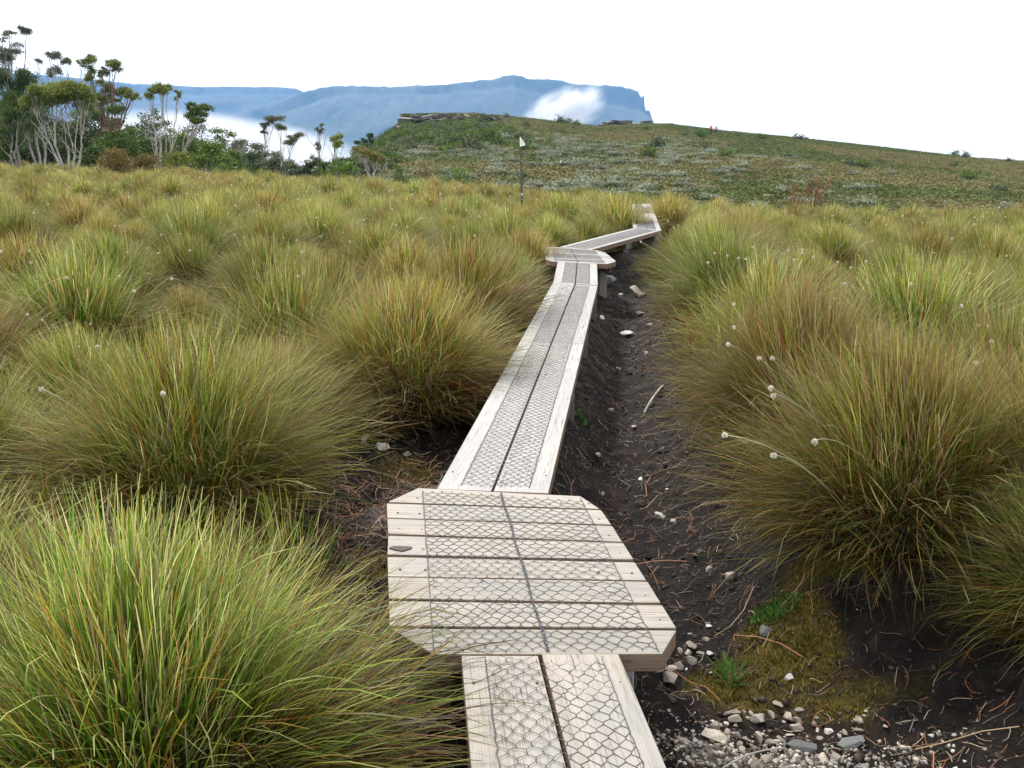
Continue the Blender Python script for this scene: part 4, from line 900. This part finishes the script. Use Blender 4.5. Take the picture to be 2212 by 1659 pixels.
tree(z1(712, 1030), 66, zp([(565, 398, 58, 26), (690, 408, 52, 24), (750, 440, 52, 30), (575, 480, 42, 34), (650, 470, 40, 24), (640, 560, 50, 30), (650, 660, 52, 42), (700, 640, 40, 36), (800, 600, 65, 22), (875, 615, 46, 26), (775, 740, 58, 32)]), 'tall red-barked gum with high layered crown and one low right limb', 'bark_red', OLIVE, 4800, ((.28, 0),), .13, 4, bare=3)
tree(z1(440, 1045), 60, zp([(255, 625, 75, 45), (330, 590, 90, 50), (430, 580, 95, 50), (530, 610, 85, 50), (350, 650, 110, 36), (585, 655, 40, 34), (480, 660, 100, 36), (230, 655, 50, 32), (420, 620, 120, 45)]), 'broad umbrella-shaped gum with many bare grey stems', 'bark_pale', OLIVE, 13000, ((.35, 0),), .17, 5, 5, bare=5)
tree(z1(110, 1045), 62, zp([(30, 670, 110, 45), (120, 720, 75, 38), (60, 800, 110, 38), (20, 880, 70, 40)]), 'low dark leafy gum at the left end of the forest edge', 'bark_grey', GREEN, 4200, ((.4, 0),), .16, 6, 3)
tree(z1(270, 1045), 64, zp([(150, 500, 60, 45), (215, 530, 75, 40), (50, 520, 70, 50), (240, 790, 60, 30), (110, 590, 70, 50)]), 'leaning grey gum with crossed stems beside the umbrella tree', 'bark_pale', DARK, 3600, ((.4, 0),), .16, 7, 3, bare=2)
tree(z1(1035, 1055), 64, zp([(1080, 572, 58, 20), (985, 612, 42, 28), (1150, 622, 18, 22), (1040, 600, 30, 18)]), 'white-trunked gum with forked bare limbs and a small high crown', 'bark_pale', OLIVE, 1500, ((.33, 0),), .17, 8, 3, bare=7)
tree(z1(1075, 1055), 66, zp([(1235, 695, 45, 18), (1335, 692, 48, 16), (1300, 730, 48, 22), (1225, 745, 45, 26), (1285, 775, 42, 24)]), 'white-limbed gum leaning away towards the misty valley', 'bark_pale', GREEN, 2200, ((.4, 0),), .14, 9, 2, bare=2)
tree(z1(1585, 1095), 74, [], 'dead white gum without leaves beside the bright green shrub', 'bark_pale', GREEN, 0, ((.5, 0),), .10, 10, 2, bare=9)
tree(z1(1700, 1095), 84, zp([(1765, 780, 52, 14), (1715, 810, 28, 13), (1725, 850, 28, 11)]), 'thin gum with a flat crown in front of the white mist', 'bark_pale', GREY, 1000, ((.55, 0),), .09, 11, bare=1)
tree(z1(1825, 1100), 80, zp([(1820, 820, 48, 12), (1905, 885, 48, 13), (1898, 915, 42, 14)]), 'thin forked gum with two flat tiers in front of the white mist', 'bark_pale', GREY, 1100, ((.35, 0),), .10, 12, bare=3)
tree(z1(2062, 1115), 76, zp([(2092, 830, 24, 28), (2070, 950, 24, 18), (2065, 1060, 40, 40)]), 'very slender gum with tiny tufts standing alone against the mist', 'bark_grey', GREY, 800, ((.6, 0),), .08, 13, bare=2)
tree(z1(2175, 1115), 72, zp([(2190, 888, 33, 14), (2185, 930, 42, 20), (2150, 905, 20, 10)]), 'small gum with yellowish tufts at the gap beside the hill', 'bark_grey', OLIVE, 900, ((.5, 0),), .09, 14)
z3 = lambda x, y: ((740 + x * .226) * .72, (320 + y * .226) * .72)
def zq(l): return [(*z3(x, y), a * .163, b * .163) for x, y, a, b in l]
tree(z3(1690, 880), 46, zq([(1480, 570, 90, 26), (1600, 610, 80, 36), (1700, 670, 90, 45), (1760, 710, 60, 40)]), 'wind-swept golden-green small tree leaning to the left below the hill', 'bark_pale', GOLD, 1500, ((.5, 0),), .06, 15, size=.11)
for i, (x, y, a, b) in enumerate([(1640, 400, 50, 26), (1540, 460, 60, 24), (1460, 480, 40, 18)]):
    tree(z3(x, 620 + i * 10), 150, zq([(x, y, a, b), (x + 30, y + 70, a, b)]), 'small far gum on the hill flank against the mist', 'bark_grey', DARK, 500, ((.5, 0),), .12, 30 + i, size=.3, group='gums on the hill flank')

def bush(X, y, rx, ry, depth, label, pal, n, seed, size=.16, name='bush', cat='bush', group=None, lobes=7, dense=.3):
    g = np.random.default_rng(seed); k = depth / FOC * .97; c = at(X, y, depth); b = Vector((c.x, depth, gz(c.x, depth) - .05)); top = c.z + ry * k - b.z
    if top < .3: b.z -= .3; top += .3
    pads = []; W = rx * k
    for q in range(lobes):
        a = g.uniform(-1, 1); rr_ = W * g.uniform(.32, .5); zt = top * (1 - .35 * a * a) * g.uniform(.75, 1); pads.append(((a * W * .7, g.uniform(-.6, .6) * W, zt - rr_ * .45), (rr_, rr_, rr_ * .6)))
    pads.append(((0, 0, top * .38), (W * .85, W * .7, top * .4)))
    e = obj(name, None, None, b, label, cat, group); parts = []
    for q in range(6):
        pc_ = np.array(pads[q % len(pads)][0]); P, rr = limb((g.normal(0, .1), g.normal(0, .1), -.05), pc_, .05, .012, g, 7, .1, .05); parts.append(tube(P, rr, 5))
    v, t = join(parts); obj('stem', mesh_np('stem', v, t, None, True, None, [M['bark_grey']]), e)
    V, T, cc = leaves(pads, n, size, pal, seed + 9, True, dense); V[:, 2] = np.maximum(V[:, 2], .02); obj('foliage', mesh_np('foliage', V, T, cc, False, None, [M['leaf']]), e); return e
BU = [(60, 960, 120, 90, 66, DARK, 0), (230, 970, 110, 80, 68, DARK, 0), (380, 940, 120, 110, 72, DARK, 0), (560, 930, 110, 110, 70, DARK, 0), (630, 1000, 90, 60, 62, GREEN, 1), (760, 900, 100, 130, 72, DARK, 0), (860, 940, 110, 110, 70, GREEN, 1), (960, 870, 110, 130, 76, DARK, 0), (1130, 900, 120, 130, 76, GREEN, 1), (1280, 880, 120, 110, 78, DARK, 0), (1150, 1030, 90, 55, 64, OLIVE, 2), (1430, 890, 90, 75, 80, GREEN, 1), (1560, 950, 80, 90, 80, GREY, 3), (1690, 1000, 90, 80, 80, GREY, 3), (1640, 1040, 70, 50, 74, DARK, 0), (1880, 1070, 80, 50, 76, GREY, 3), (1990, 1080, 70, 40, 76, DARK, 0), (2110, 1075, 70, 36, 74, GREEN, 1), (2200, 1060, 70, 45, 74, GREY, 3), (130, 860, 140, 100, 78, DARK, 0), (20, 780, 110, 120, 80, DARK, 0), (490, 840, 100, 120, 80, DARK, 0), (680, 830, 80, 110, 78, DARK, 0)]
BU += [(350, 760, 150, 90, 74, DARK, 0), (520, 780, 110, 110, 74, GREEN, 1), (640, 780, 80, 120, 75, DARK, 0), (200, 640, 90, 110, 78, DARK, 0), (850, 860, 80, 90, 76, DARK, 0), (720, 900, 90, 90, 66, GREEN, 1), (300, 800, 150, 110, 76, DARK, 0), (170, 760, 120, 120, 74, GREEN, 1), (20, 640, 110, 140, 82, DARK, 0), (90, 540, 90, 100, 84, DARK, 0), (430, 900, 160, 120, 70, DARK, 0), (600, 850, 110, 130, 76, GREEN, 1), (780, 960, 120, 80, 64, GREEN, 1), (930, 960, 90, 90, 68, GREEN, 1), (1040, 800, 80, 110, 80, DARK, 0), (1210, 960, 110, 90, 70, GREEN, 1), (1330, 930, 120, 100, 76, DARK, 0), (1500, 1010, 90, 70, 72, GREEN, 1), (10, 930, 110, 110, 64, GREEN, 1), (300, 960, 140, 90, 66, DARK, 0), (1780, 1040, 80, 60, 78, GREY, 3)]
TN = [(20, 'the tallest thin gum'), (62, 'the slender gum with a single tuft'), (90, 'the leaning grey gum with crossed stems'), (147, 'the umbrella-shaped gum'), (237, 'the red-barked gum'), (345, 'the white-trunked gum'), (400, 'the white-limbed leaning gum'), (460, 'the dome-shaped bright shrub'), (528, 'the dead white gum'), (567, 'the thin flat-crowned gum'), (608, 'the thin forked gum'), (687, 'the slender gum alone against the mist'), (730, 'the small gum beside the hill')]
def near_tree(X, Y, d, nb):
    n = min(TN, key=lambda t: abs(t[0] - X))[1]; c = nb.split(' ')[0] + (' green' if 'green' in nb and '-' not in nb.split(' ')[0] else '')
    return '%s %s %s %s' % (c, 'tall shrub' if Y < 290 else 'low shrub', 'beside the foot of' if d < 69 else 'growing behind', n)
NB = ['dark green forest shrub filling the gap behind the gum stems', 'mid green leafy shrub at the forest edge', 'olive shrub at the foot of the white-trunked gum', 'grey-green scrubby bush at the thin end of the forest edge']
for i, (x, y, a, b, d, pal, w) in enumerate(BU):
    X, Y = z1(x, y); bush(X, Y, a / 3, b / 3, d, near_tree(X, Y, d, NB[w]) if w != 2 else NB[w], pal, 4400, 200 + i, .15, group=None if w == 2 else near_tree(X, Y, d, NB[w]))
X, Y = z1(1380, 1010); bush(X, Y, 46, 30, 62, 'bright green dome-shaped shrub at the forest edge', BRIGHT, 2600, 260, .17)
X, Y = z1(1455, 1085); bush(X, Y, 14, 8, 58, 'tiny bright green shrub in front of the dome-shaped shrub', BRIGHT, 400, 261, .13)
X, Y = z1(740, 1070); bush(X, Y, 38, 32, 46, 'rust-brown rounded shrub on the meadow, taller of a touching pair', RUST, 5200, 262, .075, dense=.3)
X, Y = z1(940, 1085); bush(X, Y, 36, 27, 45, 'rust-brown rounded shrub on the meadow, lower of a touching pair', RUST, 4600, 263, .075, dense=.3)
z4 = lambda x, y: ((1180 + x * .3255) * .72, (310 + y * .3255) * .72)
X, Y = z4(590, 620); bush(X, Y, 28, 11, 50, 'light green flat-domed bush at the meadow edge below the hill', BRIGHT, 1500, 264, .10)
X, Y = z4(60, 585); bush(X, Y, 15, 9, 50, 'small vivid green bush next to the wind-swept golden tree', BRIGHT, 700, 265, .10)
X, Y = z4(290, 540); bush(X, Y, 22, 9, 58, 'olive flat-topped bush between the golden tree and the flat-domed bush', GOLD, 900, 266, .10); X, Y = z4(420, 565); bush(X, Y, 12, 8, 56, 'small brown-olive bush beside the flat-domed bush', OLIVE, 500, 267, .1)
X, Y = z3(1320, 850); bush(X, Y, 17, 6, 50, 'low yellow-green bush at the foot of the golden tree', GOLD, 700, 268, .1)
def red_grass(X, y, depth, label, seed):
    p = at(X, y, depth); g = np.random.default_rng(seed); parts = []; zg = gz(p.x, depth); top = p.z - zg
    for k in range(16):
        P, rr = limb((g.normal(0, .05), g.normal(0, .05), 0), (g.normal(0, .16), g.normal(0, .16), top * g.uniform(.6, 1.1)), .006, .004, g, 5, .1, 0); parts.append(tube(P, rr, 3)); parts.append(tube([P[-1] - [0, 0, .12], P[-1], P[-1] + [g.normal(0, .04), 0, .06]], [.006, .022, .006], 4))
    v, t = join(parts); obj('rush_clump', mesh_np('rush_clump', v, t, np.tile((.24, .11, .05), (len(v), 1)), False, None, [M['leaf']]), None, (p.x, depth, zg), label, 'plant', 'rust-coloured rush clumps')
for i, (X, y) in enumerate([(1712, 404), (1756, 398), (1777, 397)]): red_grass(X, y, 27, 'rust-coloured rush clump poking above the meadow edge', i)

# ------------------------------------------------------------------ the hill: shrubs, heath, outcrops
def dome(seed, n, pal, flat=.6, size=.16):
    g = np.random.default_rng(seed); pads = [((0, 0, .12), (.45, .45, .4 * flat))]
    for k in range(4): pads.append(((g.uniform(-.3, .3), g.uniform(-.3, .3), .2 * flat), (.26, .26, .32 * flat)))
    V, T, c = leaves(pads, n, size, pal, seed, True, .3); V[:, 2] = np.maximum(V[:, 2], -.05)
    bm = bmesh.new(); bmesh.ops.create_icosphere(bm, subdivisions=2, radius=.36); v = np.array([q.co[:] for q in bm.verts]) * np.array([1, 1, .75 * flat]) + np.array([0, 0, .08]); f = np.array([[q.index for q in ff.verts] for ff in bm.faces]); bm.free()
    f4 = np.concatenate([f, f[:, 2:3]], 1)
    return V, T, c, v, f
def dome_mesh(seed, n, pal, core, material, flat=.6, size=.16, crownlight=0.0):
    V, T, c, v, f = dome(seed, n, pal, flat, size)
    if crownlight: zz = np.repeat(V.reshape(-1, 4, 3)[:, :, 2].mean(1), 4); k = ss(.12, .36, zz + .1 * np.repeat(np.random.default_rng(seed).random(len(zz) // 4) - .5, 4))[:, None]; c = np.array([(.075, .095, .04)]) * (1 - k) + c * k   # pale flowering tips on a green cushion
    me = bpy.data.meshes.new('shrub')
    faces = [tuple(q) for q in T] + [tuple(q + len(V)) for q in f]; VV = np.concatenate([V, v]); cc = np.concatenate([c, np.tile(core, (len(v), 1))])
    me.from_pydata([tuple(q) for q in VV], [], faces); a = me.color_attributes.new('Col', 'FLOAT_COLOR', 'POINT'); c4 = np.ones((len(VV), 4), np.float32); c4[:, :3] = cc; a.data.foreach_set('color', c4.ravel()); me.materials.append(material); return me
SIL = ((.18, .21, .13), (.40, .43, .33))
SILV = [dome_mesh(300 + i, 420, SIL, (.03, .04, .018), M['silver'], .7, .11, 1.0) for i in range(5)]
HEA = [dome_mesh(310 + i, 150, p, c, M['heath'], .5, .18) for i, (p, c) in enumerate([(((.10, .10, .034), (.19, .185, .065)), (.09, .085, .03)), (((.07, .09, .028), (.14, .165, .05)), (.06, .07, .024)), (((.135, .12, .05), (.22, .20, .085)), (.12, .10, .045)), (((.12, .10, .045), (.19, .165, .075)), (.10, .08, .036))])]
DRK = [dome_mesh(320 + i, 200, ((.06, .08, .035), (.15, .175, .08)) if i else GREEN, (.035, .045, .02), M['heath'], 1.1, .15) for i in range(3)]
def hill_pts(n, seed, d0=56, d1=216):
    g = np.random.default_rng(seed); X = g.uniform(690, 2320, n); D = np.sqrt(g.uniform(d0 ** 2, d1 ** 2, n)); u = (X - CX) / 2159; x = u * D; z = ground_z(x, D)
    dz = (z - EYE) / D; y = HZ - dz * 2159; return X, y, x, D, z, g
X, y, x, D, z, g = hill_pts(9000, 5)
below = (y - np.interp(X, [c[0] for c in CREST], [c[1] for c in CREST]))          # picture rows below the skyline
pr = np.interp(X, [690, 760, 850, 1000, 1500, 1650, 1800, 2300], [.1, .3, .7, 1, 1, .5, .14, .1]) * ss(22, 48, below) * (1 - .65 * ss(1500, 1800, X) * (1 - ss(60, 95, below)))
pr *= .35 + 1.0 * (fbm(x / 7, D / 7, 3, 9) > -.04); pr *= np.where((X > 1140) & (X < 1240) & (y > 362) & (y < 385), .05, 1)
keep = np.where(g.random(len(X)) < pr * .33)[0]; size = g.uniform(.6, 1.6, len(X)) ; ordk = keep[np.argsort(-size[keep] / D[keep])]
def sil_label(s, X, D):
    w = 'under the rock cliff' if X < 1080 else 'behind the marker pole on the hill' if X < 1290 else 'on the open heath slope of the hill'
    return '%s silver-green cushion shrub %s, %s' % ('small' if s < 1.3 else 'broad', w, 'low down' if D < 110 else 'higher up')
for n, i in enumerate(ordk[:300]):
    o = obj('silver_shrub', SILV[n % 5], None, (x[i], D[i], z[i] - .05), sil_label(size[i], X[i], D[i]), 'shrub', sil_label(size[i], X[i], D[i])); s = size[i]; o.scale = (s * 1.15, s * 1.15, s * random.uniform(.7, 1.0)); o.rotation_euler = (0, 0, random.uniform(0, 6.28))
r_ = ordk[300:]
gn_scatter('silver_shrubs', np.stack([x, D, z - .05], 1)[r_], g.random(len(r_)) * 6.28, np.stack([size[r_] * 1.15] * 2 + [size[r_] * .85], 1), g.integers(0, 5, len(r_)), SILV, 'farther silver cushion shrubs merging over the hill', 'shrub')
X, y, x, D, z, g = hill_pts(30000, 6, 52, 224); s = g.uniform(.45, 1.2, len(X)); zone = fbm(x / 16, D / 16, 3, 2) + .07 * ss(1350, 1900, X)
idx = np.where(zone > .06, g.choice([2, 3, 0], len(X)), np.where(zone < -.05, 1, g.choice([0, 1, 3], len(X))))
gn_scatter('heath', np.stack([x, D, z - .06], 1), g.random(len(X)) * 6.28, np.stack([s * 1.3] * 2 + [s * .7], 1), idx, HEA, 'low brown and olive heath covering the hill', 'heath')
X, y, x, D, z, g = hill_pts(9000, 7, 60, 218); below = y - np.interp(X, [c[0] for c in CREST], [c[1] for c in CREST])
pk = np.where((X < 1160), ss(1160, 950, X) * ss(14, 24, below) * (1 - ss(50, 85, below)) , 0) + np.where(X < 860, .5, 0) + .012
kk = np.where(g.random(len(X)) < pk * .5)[0]; sz = g.uniform(.9, 2.3, len(X)); kk = kk[np.argsort(-sz[kk])]
def drk_label(s_, X_, D_):
    return '%s green shrub on the hill, %s' % ('big' if s_ > 2.0 else 'medium' if s_ > 1.7 else 'smaller', 'close under the rock cliff' if D_ > 185 else 'half way down below the rock cliff' if D_ > 140 else 'on the flank by the misty valley')
for n, i in enumerate(kk[:120]):
    o = obj('dark_shrub', DRK[n % 3], None, (x[i], D[i], z[i] - .1), drk_label(sz[i], X[i], D[i]) if X[i] < 1160 else 'dark green shrub dotted on the open heath of the hill', 'shrub', drk_label(sz[i], X[i], D[i]) if X[i] < 1160 else 'dark shrubs on the open heath'); q = sz[i]; o.scale = (q, q, q * random.uniform(.8, 1.3)); o.rotation_euler = (0, 0, random.uniform(0, 6.28))
r_ = kk[120:]
if len(r_): gn_scatter('dark_scrub', np.stack([x, D, z - .1], 1)[r_], g.random(len(r_)) * 6.28, sz[r_], g.integers(0, 3, len(r_)), DRK, 'dark green scrub running together below the rock outcrop', 'scrub')
def rock_mesh(seed):
    g = np.random.default_rng(seed); bm = bmesh.new(); bmesh.ops.create_cube(bm, size=1); bmesh.ops.subdivide_edges(bm, edges=bm.edges[:], cuts=1, use_grid_fill=True)
    for v in bm.verts: v.co = Vector((v.co.x * g.uniform(.82, 1.1), v.co.y * g.uniform(.82, 1.1), v.co.z * g.uniform(.85, 1.08)))
    bmesh.ops.bevel(bm, geom=list(bm.edges), offset=.03, segments=1, affect='EDGES'); me = bpy.data.meshes.new('rock'); bm.to_mesh(me); bm.free(); me.materials.append(M['rock']); return me
ROCK = [rock_mesh(i) for i in range(6)]
def outcrop(label, x0, x1, top, drop_, depth, rows, seed, wpx):
    g = np.random.default_rng(seed); c = at((x0 + x1) / 2, top((x0 + x1) / 2), depth); zb = gz(c.x, depth); e = obj('rock_outcrop', None, None, (c.x, depth, zb), label, 'rock')
    for r in range(rows):
        X = x0 + g.uniform(-3, 3) - r * 2
        while X < x1:
            w = wpx * g.uniform(.5, 1.6); f = (r + .5) / rows; yy = top(X) + f * drop_(X) + g.normal(0, 1.6)
            if drop_(X) > 4 and g.random() < .62:
                p = at(X + w / 2, yy, depth + g.uniform(-2.0, .8) - f * 2.0); k = depth / FOC; o = obj('rock', ROCK[g.integers(6)], e, (p.x - c.x, p.y - depth, p.z - zb)); o.scale = (w * k * 1.05, 2.4 * g.uniform(.8, 1.4), drop_(X) / rows * k * g.uniform(.7, 1.7)); o.rotation_euler = (g.normal(0, .12), g.normal(0, .09), g.normal(0, .4))
            X += w * g.uniform(.9, 1.15)
    return e
cr = lambda X: float(np.interp(X, [c[0] for c in CREST], [c[1] for c in CREST]))
outcrop('layered grey-brown rock cliff along the top of the hill', 864, 1090, lambda X: cr(max(X, 872)) + 3, lambda X: float(np.interp(X, [862, 872, 960, 1040, 1100], [34, 30, 24, 16, 4])), 215, 5, 1, 20)
outcrop('small rounded rocky knoll on the skyline behind the hill crest', 1298, 1445, lambda X: 270 - 10 * math.exp(-((X - 1328) / 24) ** 2) - 6 * math.exp(-((X - 1395) / 32) ** 2), lambda X: 11.0, 228, 2, 2, 13)

# ------------------------------------------------------------------ two walkers far up the slope
def person(X, y, depth, seed, jacket, label, group):
    p = at(X, y, depth); zg = gz(p.x, depth); e = obj('person', None, None, (p.x, depth, zg), label, 'person', group)
    def skin(name, vs, es, rs, m, smooth=2):
        me = bpy.data.meshes.new(name); me.from_pydata(vs, es, []); o = obj(name, me, e); md = o.modifiers.new('skin', 'SKIN'); md.use_smooth_shade = True
        for i, r in enumerate(rs): me.skin_vertices[0].data[i].radius = (r, r)
        o.modifiers.new('sub', 'SUBSURF').levels = 1; o.modifiers['sub'].render_levels = smooth; me.materials.append(m); return o
    body = skin('body', [(0, 0, .88), (0, .02, 1.12), (0, .03, 1.38), (0, .02, 1.50), (0, -.01, 1.60), (0, -.01, 1.70), (.09, 0, .84), (.12, -.06, .46), (.12, .0, .08), (.12, -.12, .05), (-.09, 0, .84), (-.11, .06, .46), (-.12, .12, .08), (-.12, 0, .05), (.2, .02, 1.36), (.28, 0, 1.1), (.24, -.14, .9), (-.2, .02, 1.36), (-.28, 0, 1.1), (-.24, -.14, .9)],
        [(0, 1), (1, 2), (2, 3), (3, 4), (4, 5), (0, 6), (6, 7), (7, 8), (8, 9), (0, 10), (10, 11), (11, 12), (12, 13), (2, 14), (14, 15), (15, 16), (2, 17), (17, 18), (18, 19)],
        [.13, .12, .13, .055, .085, .075, .09, .062, .045, .035, .09, .062, .045, .035, .06, .042, .03, .06, .042, .03], M['trouser'])
    skin('jacket', [(0, 0, .86), (0, .02, 1.12), (0, .03, 1.36), (0, .02, 1.45), (.2, .02, 1.36), (.28, 0, 1.1), (.25, -.11, .95), (-.2, .02, 1.36), (-.28, 0, 1.1), (-.25, -.11, .95)], [(0, 1), (1, 2), (2, 3), (2, 4), (4, 5), (5, 6), (2, 7), (7, 8), (8, 9)], [.17, .16, .165, .07, .085, .07, .055, .085, .07, .055], jacket)
    skin('hair', [(0, .01, 1.66), (0, .0, 1.74)], [(0, 1)], [.095, .07], M['hair']); skin('backpack', [(0, .2, 1.0), (0, .22, 1.4)], [(0, 1)], [.15, .14], M['pack'])
    e.rotation_euler = (0, 0, seed); return e
M['trouser'] = m_plain('trousers', (.03, .03, .04)); M['hair'] = m_plain('hair', (.02, .015, .012)); M['pack'] = m_plain('pack', (.42, .41, .40)); M['jred'] = m_plain('red_jacket', (.55, .09, .06)); M['jpink'] = m_plain('faded_red_jacket', (.62, .18, .14))
person(1535, 297, 185, .4, M['jred'], 'tiny far person in a red jacket waist-deep in the hillside heath', None); person(1546, 297, 185, 2.8, M['jpink'], 'tiny far person in a faded pink-red jacket beside the person in the red jacket', None)

# ------------------------------------------------------------------ mist in the valley, and the air itself
def m_mist(name, dens, scale, lo, hi, seed, soft):
    m = bpy.data.materials.new(name); m.use_nodes = True; t = m.node_tree; t.nodes.clear(); out = node(t, 'ShaderNodeOutputMaterial'); pv = node(t, 'ShaderNodeVolumePrincipled')
    pv.inputs['Color'].default_value = (1, 1, 1, 1); pv.inputs['Anisotropy'].default_value = .0
    tco = node(t, 'ShaderNodeTexCoord'); n = noise(t, tco.outputs['Object'], scale, 5, .6); t.nodes[-1]
    add = node(t, 'ShaderNodeVectorMath', operation='LENGTH'); t.links.new(tco.outputs['Object'], add.inputs[0])
    edge = node(t, 'ShaderNodeMapRange'); edge.inputs['From Min'].default_value = 1.0; edge.inputs['From Max'].default_value = soft; t.links.new(add.outputs['Value'], edge.inputs[0])
    pw = node(t, 'ShaderNodeMath', operation='POWER'); pw.inputs[1].default_value = 1.6; t.links.new(edge.outputs[0], pw.inputs[0])
    mr = node(t, 'ShaderNodeMapRange', interpolation_type='SMOOTHSTEP'); mr.inputs['From Min'].default_value = lo; mr.inputs['From Max'].default_value = hi; mr.inputs['To Max'].default_value = dens; t.links.new(n, mr.inputs[0])
    mu = node(t, 'ShaderNodeMath', operation='MULTIPLY'); t.links.new(mr.outputs[0], mu.inputs[0]); t.links.new(pw.outputs[0], mu.inputs[1])
    t.links.new(mu.outputs[0], pv.inputs['Density']); t.links.new(pv.outputs[0], out.inputs['Volume']); return m
def mist(X, y, rx, ry, depth, deep, m, tilt=0.0):
    c = at(X, y, depth); k = depth / FOC * .97; bm = bmesh.new(); bmesh.ops.create_icosphere(bm, subdivisions=3, radius=1.0); me = bpy.data.meshes.new('mist'); bm.to_mesh(me); bm.free(); me.materials.append(m)
    o = obj('mist', me, None, c, None, None, None, 'stuff'); o.scale = (rx * k, deep, ry * k); o.rotation_euler = (0, tilt, 0); return o
ma = m_mist('valley_mist', .05, 2.6, .3, .62, 1, .45); mb = m_mist('mist_wisp', .07, 2.4, .36, .66, 2, .25)
o = mist(520, 365, 420, 118, 2300, 260, ma, R(9)); o['label'] = 'white mist bank lying in the valley behind the trees'; o['category'] = 'mist'
o = mist(1215, 244, 108, 56, 2700, 160, mb, R(-24)); o['label'] = 'white wisp of mist rising in front of the mountain'; o['category'] = 'mist'

hb = bpy.data.meshes.new('haze'); bm = bmesh.new(); bmesh.ops.create_cube(bm, size=1); bm.to_mesh(hb); bm.free()
hm_ = bpy.data.materials.new('haze_air'); hm_.use_nodes = True; t = hm_.node_tree; t.nodes.clear(); out = node(t, 'ShaderNodeOutputMaterial'); pv = node(t, 'ShaderNodeVolumePrincipled')
pv.inputs['Color'].default_value = (.27, .55, 1.0, 1); pv.inputs['Density'].default_value = .000098; pv.inputs['Anisotropy'].default_value = 0; t.links.new(pv.outputs[0], out.inputs['Volume']); hb.materials.append(hm_)
hz = obj('haze', hb, None, (0, 0, 70), 'pale blue haze in the air between here and the mountains', 'haze', None, 'stuff'); hz.scale = (13200, 13200, 560)
